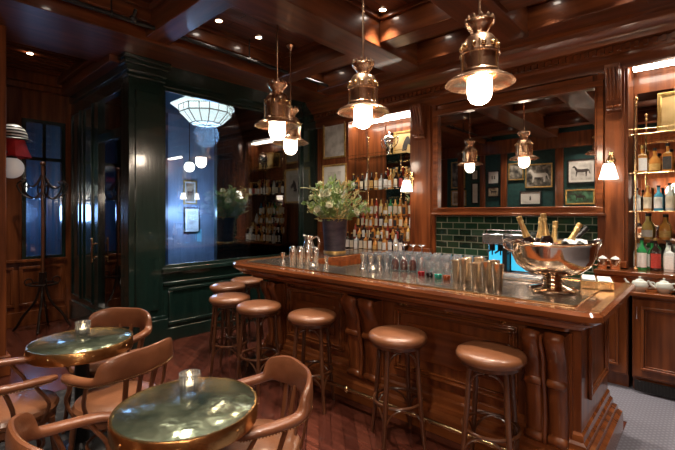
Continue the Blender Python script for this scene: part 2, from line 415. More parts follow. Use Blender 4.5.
MB().tube([(-6.08,AY-.05,.95),(-6.08,AY-.05,1.25)], .012).sphere((-6.08,AY-.05,.95),.018).sphere((-6.08,AY-.05,1.25),.018).box(-6.09,-6.07,AY-.05,AY,1.0,1.02).box(-6.09,-6.07,AY-.05,AY,1.18,1.2).build('door_handle', BRASS, d1)
# far wooden wall with its window
FX = -7.2
b = MB()
b.box(FX-.12,FX,-1,1.25,0,3.6).box(FX-.12,FX,1.25,1.78,0,.93).box(FX-.12,FX,1.25,1.78,2.95,3.6).box(FX-.12,FX,1.78,1.98,0,3.6)
b.box(FX,FX+.10,-1,1.80,3.36,3.44).box(FX,FX+.16,-1,1.80,3.44,3.6).box(FX,FX+.04,-1,1.80,.9,.94).box(FX,FX+.03,-1,1.80,0,.2)
for y0, y1 in ((-.6,.2),(.3,1.16),(1.22,1.76)):
    b.box(FX,FX+.02,y0,y1,.80,.84).box(FX,FX+.02,y0,y1,.28,.32).box(FX,FX+.02,y0,y0+.04,.32,.8).box(FX,FX+.02,y1-.04,y1,.32,.8)
struct(b, 'wall_far', WZ, bevel=.005)
w2 = struct(MB().box(FX-.08,FX+.02,1.25,1.30,.93,2.95).box(FX-.08,FX+.02,1.73,1.78,.93,2.95).box(FX-.08,FX+.02,1.30,1.73,.93,.98).box(FX-.08,FX+.02,1.30,1.73,2.90,2.95).box(FX-.06,FX,1.50,1.54,.98,2.9).box(FX-.06,FX,1.30,1.73,2.36,2.41), 'window_2', GREEN, bevel=.004)
MB().box(FX-.045,FX-.04,1.30,1.73,.98,2.9).build('pane', WINGLASS, w2, smooth=False)
tn[0] += 1
struct(MB().box(-5.40,-5.12,.42,.77,0,3.6).box(-5.43,-5.09,.39,.80,0,.2), 'trim_%d' % tn[0], WZ, bevel=.01)
# room beyond the glass
struct(MB().box(-8.6,-8.5,-1.2,3.70,0,3.7).box(-8.2,-5.12,5.25,5.35,0,3.7).box(-8.6,-8.0,3.66,3.74,0,3.7), 'wall_beyond', NAVY, smooth=False)
tn[0] += 1
b = MB().box(-7.32,-7.22,4.36,5.25,0,3.6)
k = 4.38
while k < 5.2: b.box(-7.22,-7.21,k,k+.10,.1,3.5); k += .13
struct(b, 'trim_%d' % tn[0], GREEN, smooth=False)
b = MB().box(-8.1,-8.0,3.74,5.3,0,3.7)
k = 3.76
while k < 5.2: b.box(-8.0,-7.992,k,k+.07,.1,1.15); k += .09
struct(b, 'wall_corridor', NAVYL, smooth=False)
tn[0] += 1
struct(MB().box(-9.2,-5.1,1.98,5.4,3.60,3.7), 'trim_%d' % tn[0], NAVY, smooth=False)
tn[0] += 1
b = MB()
k = 2.2
while k < 5.2: b.box(-8.5,-8.48,k-.4,k-.36,0,3.6) if k < 3.9 else None; k += .3
b.box(-7.99,-7.95,4.76,4.9,0,3.6).box(-8.5,-8.46,2,3.66,1.1,1.16)
struct(b, 'trim_%d' % tn[0], NAVY, bevel=.004)

# rug
r = MB().box(-4.3,-1.15,-.85,1.45,.0015,.010).build('area_rug', RUG, smooth=False)
tag(r, 'dark speckled rug lying under the two round tables', 'rug')

# ================================================================ THE BAR
bar = thing('bar_counter', 'long polished mahogany bar counter with metal inlaid top and scrolled brackets', 'bar')
def rounded(pts, rads, n=8):
    out = []; L = len(pts)
    for i, (p, r) in enumerate(zip(pts, rads)):
        p = Vector(p); a = Vector(pts[i-1])-p; c = Vector(pts[(i+1)%L])-p
        if r == 0: out.append(tuple(p)); continue
        a.normalize(); c.normalize()
        for q in bez((*(p+a*r),0),(*p,0),(*(p+c*r),0),n): out.append((q.x,q.y))
    return out
TOPZ = 1.07
def slab(off, r1=.30, r2=.10):
    # customer-side outline moved inwards by off; U shape open to the staff side
    x0, x1, y0 = -3.93+off, -.41-off, 2.45+off
    return rounded([(x0,4.70),(x0,y0),(x1,y0),(x1,3.76-off),(-2.70,3.76-off),(-2.70,3.02),(-3.30,3.02),(-3.30,4.70)],
                   [0,max(.05,r1-off),max(.02,r2-off*.3),.04,0,0,0,0])
def outline(off, r1=.30, r2=.10):
    x0, x1, y0 = -3.93+off, -.41-off, 2.45+off
    P = rounded([(x0,4.70),(x0,y0),(x1,y0),(x1,3.76-off)], [0,max(.05,r1-off),max(.02,r2-off*.3),0])
    return P
def band(b, prof, r1=.30, r2=.10, inner=.45):
    """moulding that follows the customer side: prof = (offset inwards, z)"""
    rows = [outline(o, r1, r2) for o, z in prof]
    n = len(rows[0]); vs = []; fs = []
    for (o, z), row in zip(prof, rows): vs += [(x,y,z) for x,y in row]
    for i in range(len(prof)-1):
        for k in range(n-1): fs.append((i*n+k, i*n+k+1, (i+1)*n+k+1, (i+1)*n+k))
    b.add(vs, fs); return b
# wooden top with rounded nosing
b = MB().prism(slab(.02), TOPZ-.05, TOPZ)
band(b, [(.10,TOPZ-.006),(.04,TOPZ+.004),(.015,TOPZ+.002),(0,TOPZ-.015),(0,TOPZ-.045),(.02,TOPZ-.065),(.05,TOPZ-.075),(.30,TOPZ-.075)])
b.build('countertop', TOPW, bar, angle=30)
b = MB(); band(b, [(.05,TOPZ-.07),(.06,TOPZ-.09),(.09,TOPZ-.10),(.10,TOPZ-.118),(.16,TOPZ-.13),(.19,TOPZ-.145),(.20,TOPZ-.165),(.26,TOPZ-.175),(.34,TOPZ-.178)])
b.build('cornice', BARX, bar, angle=25)
# metal inlay and its brass edge
def inset(o, z0, z1, o2=.04):
    P = rounded([(-3.93+o,4.66),(-3.93+o,2.45+o),(-.41-o,2.45+o),(-.41-o,3.76-o),(-2.70+o2,3.76-o),(-2.70+o2,3.02-o2),(-3.30-o2,3.02-o2),(-3.30-o2,4.66)], [0,.18,.04,.02,0,0,0,0])
    return MB().prism(P, z0, z1), P
ib, P = inset(.155, TOPZ-.01, TOPZ+.0045); ib.build('inlay', INLAY, bar, smooth=False)
eb = MB().tube([(x,y,TOPZ+.003) for x,y in inset(.148,0,1,.035)[1]], .006, True, 6)
eb.box(-.475,-.43,2.52,3.74,TOPZ+.001,TOPZ+.007)
eb.build('brass_edging', BRASS, bar)
# carcase
FY = 2.75; LX = -3.52; RX = -.56
b = MB().box(LX+.12,RX-.1,FY,FY+.10,0,TOPZ-.05).box(LX,LX+.12,FY,4.72,0,TOPZ-.05).box(RX-.10,RX,FY,3.58,0,TOPZ-.05).box(-2.70,RX-.1,3.48,3.58,0,TOPZ-.05)
b.box(LX+.12,-3.30,3.0,4.7,.0,TOPZ-.05)
b.build('carcase', BARZ, bar, bevel=.004)
MB().box(LX+.1,-2.6,FY+.1,4.4,.80,.84).build('inner_worktop', BARX, bar, smooth=False)
# skirting
def skirt(b, prof):
    for k in range(len(prof)-1):
        pass
    rows = []
    for o, z in prof: rows.append(([(LX-o,4.72),(LX-o,FY-o),(RX+o,FY-o),(RX+o,3.58+o*.5)], z))
    vs = []; fs = []
    for r_, z in rows: vs += [(x,y,z) for x,y in r_]
    for i in range(len(rows)-1):
        for k in range(3): fs.append((i*4+k,i*4+k+1,(i+1)*4+k+1,(i+1)*4+k))
    return b.add(vs, fs)
b = skirt(MB(), [(.0,.30),(.012,.285),(.016,.25),(.03,.235),(.034,.20),(.055,.19),(.06,.16),(.085,.145),(.09,.12),(.09,0)])
b.build('plinth', BARX, bar, angle=25)
# panels
def bar_panel(x0, x1, z0=.35, z1=.862):
    b = MB(); y = FY
    frame_bars(b, x0, x1, z0, z1, y, .045, .022)
    frame_bars(b, x0+.010, x1-.010, z0+.010, z1-.010, y, .018, .042)
    frame_bars(b, x0+.04, x1-.04, z0+.04, z1-.04, y, .012, .028)
    b.box(x0+.12,x1-.12,y-.014,y,z0+.12,z1-.12)
    return b.build('panel', BARX, bar, bevel=.006)
bar_panel(-3.18,-2.42); bar_panel(-1.88,-.92)
# end panel
M = Matrix.Translation((RX,0,0)) @ Matrix.Rotation(PI/2,4,'Z')
b = MB()
for o, d, w in ((0,.022,.028),(.03,.012,.02)):
    y0, y1, z0, z1 = 2.92+o, 3.50-o, .44+o, .90-o
    b.box(RX,RX+d,y0,y1,z1-w,z1).box(RX,RX+d,y0,y1,z0,z0+w).box(RX,RX+d,y0,y0+w,z0+w,z1-w).box(RX,RX+d,y1-w,y1,z0+w,z1-w)
b.build('panel', BARZ, bar, bevel=.005)
# scrolled brackets
def corbel(x0, x1):
    b = MB(); xm = (x0+x1)/2; W = x1-x0
    b.box(x0-.015,x1+.015,FY-.02,FY,.26,.88)
    b.yzprism([(FY,.88),(FY-.12,.88),(FY-.12,.80),(FY-.07,.70),(FY-.055,.58),(FY-.03,.50),(FY-.03,.20),(FY,.20)], x0, x1)
    cw = W*.23
    for xc in (x0+cw, x1-cw):
        b.loft(smoothpath([(xc,FY-.13,.885),(xc,FY-.145,.85),(xc,FY-.115,.79),(xc,FY-.08,.72),(xc,FY-.07,.65),(xc,FY-.06,.59)],4), (cw,.034), up=(0,-1,0), n=14)
        b.loft(smoothpath([(xc,FY-.055,.57),(xc,FY-.05,.48),(xc,FY-.035,.38),(xc,FY-.03,.30),(xc,FY-.03,.23)],4), (cw*.98,.030), up=(0,-1,0), n=14)
        for z, yy, r_ in ((.575,-.075,.030),(.225,-.05,.030)):
            b.loft([(xc-cw,FY+yy,z),(xc-cw*.8,FY+yy,z),(xc,FY+yy,z+.004),(xc+cw*.8,FY+yy,z),(xc+cw,FY+yy,z)], [(r_*.6,r_*.6),(r_,r_),(r_*1.12,r_*1.12),(r_,r_),(r_*.6,r_*.6)], n=14)
    b.loft(smoothpath([(xm,FY-.16,.88),(xm,FY-.165,.83),(xm,FY-.12,.74),(xm,FY-.11,.62),(xm,FY-.085,.52),(xm,FY-.07,.36),(xm,FY-.085,.24),(xm,FY-.05,.20)],4), (W*.05,.016), up=(0,-1,0), n=8)
    return b.build('bracket', BARZ, bar, angle=50)
corbel(-.86,-.62); corbel(-2.34,-2.00); corbel(-3.47,-3.24)
# bag hooks
hk = MB().tube(bez((0,0,0),(0,-.05,-.035),(0,-.055,.01),6), .005, n=6).sphere((0,-.055,.01), .008, 8, 6).box(-.022,.022,-.003,.004,-.012,.012)
hk.tube([(-.022,-.004,0),(-.04,-.012,.004)], .004, n=6).tube([(.022,-.004,0),(.04,-.012,.004)], .004, n=6)
h0 = None
for x in (-3.14,-2.78,-2.42,-1.79,-1.40,-1.02):
    if h0 is None: h0 = hk.build('hook', BRASS, bar, loc=(x,FY-.004,.884)); h0['label'] = 'small brass bag hook'
    else:
        c = h0.copy(); col.objects.link(c); c.location = (x,FY-.004,.884)
# foot rail
b = MB().tube([(-3.4,2.50,.17),(-.75,2.50,.17)], .016, n=10)
for x in (-3.3,-2.18,-1.1): b.tube([(x,2.50,.17),(x,2.62,.10)], .010, n=6).sphere((x,2.50,.17), .028, 10, 8)
b.build('foot_rail', BRASS, bar)['label'] = 'brass foot rail along the base'
# brass pieces standing in for the moulding's reflection under the right corner
MB().box(-.475,-.455,3.0,3.14,.985,.998).tube([(-.465,2.98,.96),(-.465,3.14,.99)], .007, n=6).build('moulding_glint', BRASS, bar)

# ================================================================ BACK BAR
def cabinet(name, label, x0, x1, doors, y0=4.50, y1=4.93, z1=.86):
    t = thing(name, label, 'cabinet', (x0,y1,0))
    W = x1-x0; D = y1-y0
    MB().box(0,W,-D+.02,0,.12,z1).box(0,W,-D+.07,0,0,.12).build('body', BARZ, t, bevel=.003)
    n = doors; dw = W/n
    for k in range(n):
        a = MB(); a0, a1 = k*dw+.008, (k+1)*dw-.008
        a.box(a0,a1,-D,-D+.02,.14,z1-.03)
        f = MB()
        frame_bars(a, a0+.06, a1-.06, .21, z1-.09, -D, .022, .030); frame_bars(a, a0+.085, a1-.085, .235, z1-.115, -D, .012, .016)
        d = a.build('door', BARZ, t, bevel=.004)
        hb = MB().tube([(a0+.03,-D-.03,z1-.20),(a0+.03,-D-.03,z1-.09)], .007, n=8).tube([(a0+.03,-D,z1-.19),(a0+.03,-D-.03,z1-.19)], .005, n=6).tube([(a0+.03,-D,z1-.10),(a0+.03,-D-.03,z1-.10)], .005, n=6)
        hb.build('handle', CHROME, d)
    return t
cb = cabinet('base_cabinet', 'dark wooden base cabinet with panelled door and vent grille behind the bar end', -.52, .62, 2)
g = MB().box(.02,1.1,-.445,-.44,.02,.115)
for k in range(44): g.box(.03+k*.024,.04+k*.024,-.455,-.445,.03,.105)
g.build('vent_grille', BLACK, cb)
cabinet('base_cabinet', 'dark wooden base cabinet half hidden by the bar end, left of the door with grille', -1.02, -.55, 1)
cabinet('base_cabinet', 'long wooden base cabinet under the tiled splashback, behind the bar', -3.28, -1.04, 4)
ct = MB().box(-3.28,.62,4.46,4.945,.86,.895).build('back_counter', BARX, bevel=.006)
tag(ct, 'polished wooden worktop running below the mirror and shelves behind the bar', 'worktop')
l1 = MB().box(-4.27,-2.725,4.72,5.295,1.0,1.04).box(-4.40,-4.27,4.72,4.945,1.0,1.04).build('bottle_ledge', TOPW, bevel=.006)
tag(l1, 'raised wooden ledge under the crowded bottle bay on the left', 'shelf')
l2 = MB().box(-.855,.615,4.70,5.295,1.0,1.045).box(-.85,.61,4.74,4.94,.896,1.0).build('bottle_ledge', TOPW, bevel=.006)
tag(l2, 'raised wooden ledge carrying green and clear bottles at the right edge', 'shelf')

# main mirror
t = thing('wall_mirror', 'wide mahogany framed mirror above the green tiles', 'mirror', (-1.765,BW-.02,1.62))
MX = .965
fb_ = MB(); frame_bars(fb_, -MX, MX, -.03, 1.34, 0, .07, .05); frame_bars(fb_, -MX+.06, MX-.06, .035, 1.28, 0, .014, .065)
fb_.box(-MX-.02,MX+.02,-.09,0,-.05,-.02)
fb_.build('frame', WX, t, bevel=.006)
MB().box(-MX+.065,MX-.065,-.012,-.006,.04,1.275).build('glass', MIRROR, t, smooth=False)
for x0, x1, lb in ((-3.78,-3.13,'narrow mirror behind the bottles in the left bay'),(-.58,.60,'tall mirror lining the back of the right hand shelf bay')):
    m_ = MB().box(x0,x1,5.285,5.298,1.05,2.85).build('bay_mirror', MIRROR, smooth=False); tag(m_, lb, 'mirror')
for x0, x1, z, lb in ((-4.24,-3.14,3.0,'bright light strip under the top of the left bottle bay'),(-.59,.60,3.03,'bright light strip under the top of the right shelf bay')):
    t = thing('light_strip', lb, 'light', ((x0+x1)/2,BW+.09,z))
    hx = (x1-x0)/2
    MB().box(-hx,hx,-.06,.06,.03,.05).build('housing', WX, t); MB().box(-hx+.02,hx-.02,-.055,.055,-.0,.03).build('diffuser', STRIP, t, smooth=False)

# shelves
def shelf(x0, x1, y0, z, label, gal=True):
    t = thing('glass_shelf', label, 'shelf', (0,0,z))
    MB().box(x0,x1,y0,5.28,-.008,0).build('glass_plate', SHELFG, t, smooth=False)
    r_ = MB().tube([(x0,y0,-.004),(x1,y0,-.004)], .0045, n=6).tube([(x0,y0,-.006),(x0,5.28,-.006)], .003, n=6)
    if gal: r_.tube([(x0,y0,.045),(x1,y0,.045)], .0035, n=6)
    x = x0
    while gal and x <= x1+.001: r_.tube([(x,y0,0),(x,y0,.045)], .003, n=5); x += (x1-x0)/4
    r_.build('brass_rail', BRASS, t)
shelf(-4.22,-3.14,4.86,2.45,'brass railed top shelf of the left bay holding the trophy')
shelf(-4.22,-3.14,4.86,1.95,'brass railed second shelf of the left bay with a row of bottles')
shelf(-.585,.59,4.90,2.37,'brass railed top shelf of the right bay below the gilt picture')
shelf(-.585,.59,4.90,1.99,'glass shelf of the right bay holding whisky bottles', False)
shelf(-.585,.59,4.90,1.62,'glass shelf of the right bay with blue and pale bottles', False)
for n_, lb, x, z0, z1 in (('shelf_post','slender brass upright with finial in the left bottle bay',-3.80,1.04,2.72),('shelf_post','slender brass upright with finial at the left of the right bay',-.53,1.045,2.70)):
    p = MB().tube([(x,4.845,z0),(x,4.845,z1)], .009, n=8).sphere((x,4.845,z1), .02, 10, 8).sphere((x,4.845,z1-.05), .015, 8, 6).sphere((x,4.845,1.99 if x>-1 else 1.95), .02, 8, 6).sphere((x,4.845,2.4), .02, 8, 6).lathe([(.0,0),(.02,0),(.02,.02),(.009,.03)],8,(x,4.845,z0))
    tag(p.build(n_, BRASS), lb, 'post')
# tiers of the left bottle bay
tiers = []
for k, (y, z) in enumerate([(5.00,1.20),(5.08,1.38),(5.17,1.56)]):
    o = MB().box(-4.24,-3.14,y-.04,5.28,z-.03,z).build('bottle_riser', WX, bevel=.003)
    tag(o, '%s narrow step of the stepped bottle rack in the left bay' % ['lowest','middle','highest'][k], 'shelf')

# bottle prototypes
def bottle(kind, liq, lab, h, r):
    t = thing('spirit_bottle', '', 'bottle')
    if kind == 'round': prof = [(0,0),(r*.96,.0),(r,.01),(r,h*.56),(r*.9,h*.63),(r*.45,h*.72),(r*.33,h*.76),(r*.33,h*.92),(r*.36,h*.93),(0,h*.93)]; n = 14; lr = r*1.03
    elif kind == 'square': prof = [(0,0),(r*1.25,0),(r*1.27,.01),(r*1.27,h*.60),(r*1.1,h*.66),(r*.45,h*.70),(r*.36,h*.74),(r*.36,h*.90),(0,h*.90)]; n = 4; lr = r*1.32
    elif kind == 'squat': prof = [(0,0),(r*1.1,0),(r*1.25,.02),(r*1.28,h*.40),(r*1.1,h*.55),(r*.5,h*.68),(r*.4,h*.72),(r*.4,h*.88),(0,h*.88)]; n = 14; lr = r*1.32
    else: prof = [(0,0),(r*.9,0),(r,.01),(r*1.02,h*.5),(r*.75,h*.62),(r*.42,h*.75),(r*.36,h*.8),(r*.34,h*.93),(0,h*.93)]; n = 14; lr = r*1.05
    R = Matrix.Rotation(PI/4,4,'Z') if n == 4 else None
    MB().lathe(prof, n, M=R).build('glass_body', LIQ[liq], t, angle=35, bevel=.004 if n == 4 else 0)
    lb = MB(); z0, z1 = (.10,.54) if kind != 'squat' else (.10,.36)
    if n == 4:
        q = lr*.7071+.001; lb.box(-q*.85,q*.85,-q,-q+.002,h*z0,h*z1)
    else:
        vs = []; m = 9
        for k in range(m):
            a = -PI/2-1.1+2.2*k/(m-1)
            for rr, z in ((lr,h*z0),(lr,h*z1)): vs.append((rr*math.cos(a),rr*math.sin(a),z))
        lb.add(vs, [(2*k,2*k+2,2*k+3,2*k+1) for k in range(m-1)])
    lb.build('paper_label', LAB[lab], t)
    top = {'round':.93,'square':.90,'squat':.88}.get(kind,.93)
    MB().lathe([(0,0),(r*.42,0),(r*.42,h*(.995-top)),(r*.36,h*(1-top)),(0,h*(1-top))], 10, (0,0,h*top)).build('cap', random.choice([BLACK,GILT,BLACK,BRASS]), t)
    return t
PR = {}
kinds = [('round','amber','cream',.27,.034),('round','dark','white',.28,.034),('square','amber','black',.25,.033),('round','dark','cream',.27,.036),('squat','gold','white',.23,.030),
         ('slim','red','cream',.29,.033),('square','clear','white',.25,.032),('slim','dark','ochre',.28,.033),('round','gold','cream',.28,.034),('squat','amber','ochre',.22,.030),
         ('round','green','white',.28,.035),('slim','clear','cream',.29,.034),('round','blue','white',.27,.036),('round','clear','white',.27,.037),('round','dark','red',.28,.034),('square','amber','white',.25,.033),('slim','amber','white',.28,.034)]
def adj(k):
    kind, liq, lab, h, r = kinds[k]
    return '%s %s bottle with %s label' % ({'round':'round','square':'square-shouldered','squat':'squat','slim':'long-necked'}[kind], {'amber':'amber','dark':'dark','clear':'clear','green':'green','blue':'blue','red':'ruby','gold':'golden'}[liq], lab)
def place_bottle(k, x, y, z, label, group, s=1):
    if k not in PR: o = PR[k] = bottle(*kinds[k])
    else: o = copy_tree(PR[k])
    o.location = (x,y,z); o.rotation_euler = (0,0,random.uniform(-.25,.25)); o.scale = (s*1.13,s*1.13,s)
    tag(o, label, 'bottle', group)
    return o
rows = [('on second shelf', 1.951, 4.96, 12, .95, [1,2,3,11,7,0,6,1,15,3,14,16,0]),
        ('on highest step', 1.561, 5.20, 12, .95, [8,0,16,5,8,4,10,8,0,2,5,12,8]),
        ('on middle step', 1.381, 5.085, 12, .85, [7,5,0,15,5,1,4,16,2,0,9,13,8]),
        ('on lowest step', 1.201, 5.00, 12, .85, [5,9,1,5,2,4,15,5,9,14,2,8,0]),
        ('on bottom ledge', 1.041, 4.86, 12, .95, [1,3,6,3,0,1,9,3,15,1,11,1,3,14])]
for rn, z, y, n, s, ks in rows:
    x0, x1 = (-4.18,-3.19)
    if z < 1.1: x0, x1 = -4.22,-3.22
    for i in range(n):
        x = x0+(x1-x0)*i/(n-1)
        place_bottle(ks[i%len(ks)], x+random.uniform(-.003,.003), y, z, '%s, %s from left %s, left bay' % (adj(ks[i]), ORD[i], rn), 'bottles of the left bay', s*(1 if abs(z-1.951)>.01 else 1.02))
# back row peeking over on the second shelf
for i in range(9):
    x = -3.62+i*.055
    if i > 7: break
    place_bottle([5,0,8,16,9,5,16,8][i], x, 5.10, 1.951, '%s, %s in rear group, second shelf, left bay' % (adj([5,0,8,16,9,5,16,8][i]), ORD[i]), 'bottles of the left bay', 1.18)
# right bay
for z, y, xs_, ks, s, rn in ((1.991,5.04,[-.50,-.40,-.30,-.19,-.08,.03,.15],[15,9,2,0,8,16,2],1.12,'on upper glass shelf'),
                         (1.621,5.04,[-.54,-.455,-.37,-.285,-.20,-.115,-.03,.06],[6,0,12,11,8,11,13,12],.92,'on lower glass shelf'),
                         (1.334,5.18,[-.47,-.33,-.19,-.05],[4,9,13,6],1.15,'on rear riser'),
                         (1.046,4.92,[-.49,-.385,-.28,-.17,-.05,.08],[10,14,6,13,11,0],1.12,'on ledge front'),
                         (1.046,5.05,[-.53,-.42,-.30,-.18,-.06],[13,10,11,6,13],1.0,'in ledge rear row')):
    for i, (x, k) in enumerate(zip(xs_, ks)):
        place_bottle(k, x, y, z, '%s, %s from left %s, right bay' % (adj(k), ORD[i], rn), 'bottles of the right bay', s)
o = MB().box(-.56,.58,5.12,5.28,1.30,1.333).box(-.56,-.54,5.12,5.28,1.045,1.30).box(.56,.58,5.12,5.28,1.045,1.30).build('bottle_riser', WX, bevel=.003); tag(o, 'wooden riser at the back of the right bay ledge', 'shelf')

# pictures
def art(name, kind, c=((.6,.55,.45),(.3,.25,.2),(.05,.05,.05))):
    m, nt, b = mat(name)
    v = coords(nt, (3,3,3)); n = N(nt, 'ShaderNodeTexNoise'); n.inputs['Scale'].default_value = 2.2; n.inputs['Detail'].default_value = 5; nt.links.new(v, n.inputs['Vector'])
    r = ramp(nt, [(.38,c[2]),(.50,c[1]),(.60,c[0])]); nt.links.new(n.outputs['Fac'], r.inputs[0]); nt.links.new(r.outputs[0], b.inputs['Base Color'])
    b.inputs['Roughness'].default_value = .35; return m
A_GREY = art('grey_print', 0, ((.70,.69,.65),(.58,.57,.53),(.42,.41,.38)))
A_DARK = art('dark_oil_painting', 0, ((.36,.33,.28),(.12,.11,.09),(.02,.02,.02)))
A_GREEN = art('green_landscape', 0, ((.10,.30,.16),(.04,.14,.07),(.03,.04,.02)))
A_TAN = art('tan_print', 0, ((.50,.42,.30),(.34,.27,.18),(.16,.12,.08)))
PAPER = noisy('paper_mount', (.72,.71,.66), (.80,.79,.75), .7)
GOLDBOARD = noisy('gold_ground', (.58,.38,.14), (.78,.56,.26), .5, .2, (6,6,6), 4)
INK = noisy('ink', (.02,.016,.014), (.05,.04,.035), .6)
CREAMP = noisy('cream_paint', (.62,.60,.54), (.74,.72,.66), .6)
# local x = across, z = up, front faces -y
def picture(loc, rz, w, h, label, frame=GILT, artm=A_GREY, mount=.0, group=None, fw=.03, fig=None, tilt=0):
    t = thing('framed_picture', label, 'picture', loc, rz, group); t.rotation_euler = (tilt,0,rz)
    b = MB(); frame_bars(b, -w/2, w/2, 0, h, -.003, fw, .025); frame_bars(b, -w/2+fw*.8, w/2-fw*.8, fw*.8, h-fw*.8, -.003, .008, .018)
    b.build('frame', frame, t, bevel=.004)
    if mount: MB().box(-w/2+fw,w/2-fw,-.012,-.005,fw,h-fw).build('mount', PAPER, t, smooth=False)
    q = fw+mount
    MB().box(-w/2+q,w/2-q,-.015,-.006,q,h-q).build('image', artm, t, smooth=False)
    if fig:
        f = MB(); s = min(w,h)-2*q
        for poly in fig: 
            P_ = [((x-.5)*s, z*s+q+(h-2*q-s)/2) for x, z in poly]
            n = len(P_); f.add([(x,-.017,z) for x,z in P_]+[(x,-.0145,z) for x,z in P_], [tuple(range(n)),tuple(range(2*n-1,n-1,-1))]+[(i,n+i,n+(i+1)%n,(i+1)%n) for i in range(n)])
        f.build('drawn_figure', INK if artm != A_DARK else CREAMP, t, smooth=False)
    return t
HORSE = [[(.10,.55),(.20,.62),(.50,.60),(.68,.62),(.80,.78),(.86,.82),(.95,.74),(.93,.69),(.85,.70),(.80,.58),(.76,.48),(.78,.20),(.74,.20),(.68,.44),(.40,.42),(.30,.44),(.28,.20),(.23,.20),(.20,.46),(.14,.50),(.08,.30),(.05,.34)]]
HEAD = [[(.30,.15),(.55,.15),(.62,.45),(.80,.35),(.88,.42),(.75,.62),(.62,.82),(.52,.80),(.40,.60),(.33,.40)]]
picture((-4.56,BW-.02,2.50), 0, .50, .62, 'gilt framed grey print, upper of the two on the wall by the bottle bay', GILT, A_GREY, .0)
picture((-4.56,BW-.02,1.78), 0, .54, .62, 'framed mounted print behind the flowers, below the gilt framed one', GILT, A_GREY, .09, fig=HEAD)
picture((-3.36,5.20,2.455), 0, .44, .38, 'gold panel with a dark horse head standing behind the trophy', GILT, GOLDBOARD, .0, fig=HEAD, tilt=-.06)
picture((-.12,5.18,2.375), 0, .54, .42, 'gold panel with a dark emblem on the top right shelf', GILT, GOLDBOARD, .0, fig=[[(.38,.30),(.62,.30),(.70,.50),(.62,.70),(.38,.70),(.30,.50)]], tilt=-.05)
# on the wall behind the viewer, facing +y
for lb, x0, x1, z0, z1, fr, ar, mo, fg in (
    ('tall gilt framed portrait reflected beside the green wallpaper edge',-5.47,-5.05,2.30,3.05,GILT,A_DARK,0,None),
    ('small black framed drawing in the mirror, above the tall white print',-4.87,-4.67,2.50,2.79,BLACK,A_GREY,.02,None),
    ('black framed photograph of two figures in the mirror',-4.42,-4.10,2.36,2.73,BLACK,PAPER,.05,[[(.2,.2),(.4,.2),(.36,.75),(.28,.8),(.22,.7)],[(.6,.2),(.8,.2),(.78,.7),(.7,.8),(.62,.72)]]),
    ('small brown horse picture in the mirror, under the two figures',-4.42,-4.10,2.02,2.30,BLACK,A_TAN,.0,HORSE),
    ('gilt framed print low at the left of the mirror',-5.47,-5.02,1.80,2.24,GILT,A_TAN,.04,None),
    ('narrow tall white mounted print in the mirror',-4.87,-4.66,1.85,2.43,BLACK,PAPER,.02,None),
    ('gilt framed picture reflected just left of the large horse painting',-3.87,-3.49,2.44,2.88,GILT,A_DARK,0,None),
    ('large gilt framed painting with a pale horse in the mirror',-3.45,-2.82,2.23,2.82,GILT,A_DARK,0,HORSE),
    ('white mounted print in the mirror, below the large painting',-3.59,-3.07,1.80,2.16,BLACK,PAPER,.05,[[(.40,.2),(.6,.2),(.58,.6),(.5,.8),(.42,.6)]]),
    ('black framed horse photograph at the right of the mirror',-2.50,-1.92,2.29,2.86,BLACK,A_GREY,.05,HORSE),
    ('gilt framed green racing scene at the lower right of the mirror',-2.54,-1.94,1.80,2.15,GILT,A_GREEN,0,HORSE)):
    picture(((x0+x1)/2,-.995,z0), PI, x1-x0, z1-z0, lb, fr, ar, mo, fig=fg)
# beyond the glass, facing +x
picture((-7.995,4.20,1.78), PI/2, .30, .50, 'gilt framed dark horse picture hung high in the blue corridor', GILT, A_TAN, .03, fig=HORSE)
picture((-7.995,4.24,1.18), PI/2, .36, .54, 'pale framed drawing in the blue corridor, below the horse picture', BLACK, A_GREY, .05)

# ================================================================ PENDANTS
def pendant():
    t = thing('pendant_lamp', '', 'lamp')
    z = 0      # z=0 at brim
    MB().tube([(0,0,.415),(0,0,1.17)], .009, n=8).build('rod', COPPER, t)
    MB().lathe([(0,1.22),(.06,1.22),(.06,1.20),(.02,1.16),(.009,1.14)], 16).build('ceiling_rose', COPPER, t)
    cr = MB().lathe([(.0,.49),(.018,.49),(.03,.475),(.05,.465),(.085,.46),(.100,.445),(.098,.43),(.080,.405),(.060,.375),(.052,.345),(.062,.33),(.062,.318),(.046,.31),(.045,.27),(.052,.255)], 24)
    for k in range(12):
        a = 2*PI*k/12; cr.lathe([(.0,.03),(.008,.02),(.014,0),(.010,-.02)],6,(.090*math.cos(a),.090*math.sin(a),.46))
    crn = cr.build('crown', COPPER, t); crn.scale = (1,1,.87)
    MB().lathe([(.046,.265),(.058,.258),(.085,.245),(.108,.215),(.118,.18),(.122,.155),(.128,.15),(.128,.138),(.121,.133),(.121,.045),(.130,.035),(.130,.02),(.120,.01)], 36).build('lamp_body', COPPER, t)
    rv = MB()
    for k in range(12):
        a = 2*PI*k/12+.1; rv.sphere((.120*math.cos(a),.120*math.sin(a),.178), .015, 8, 6)
    for k in range(6):
        a = PI/3*k+.4; rv.box(-.005,.005,.118,.127,.04,.20,M=Matrix.Rotation(a,4,'Z'))
    rv.build('rivets', BRASS, t)
    MB().lathe([(.112,.012),(.14,.008),(.18,-.004),(.215,-.022),(.228,-.036),(.232,-.034),(.218,-.016),(.18,.006),(.14,.018),(.118,.022)], 40).build('brim', COPPER, t)
    MB().lathe([(.080,.012),(.086,0),(.088,-.09),(.082,-.125),(.062,-.155),(.03,-.172),(0,-.177)], 24).build('bulb', BULB, t)
    for c in kids(t):
        if c.name in ('lamp_body','rivets'): c.scale = (1.04,1.04,1.17)
        if c.name == 'bulb': c.scale = (.93,.93,1)
    return t
pp = pendant()
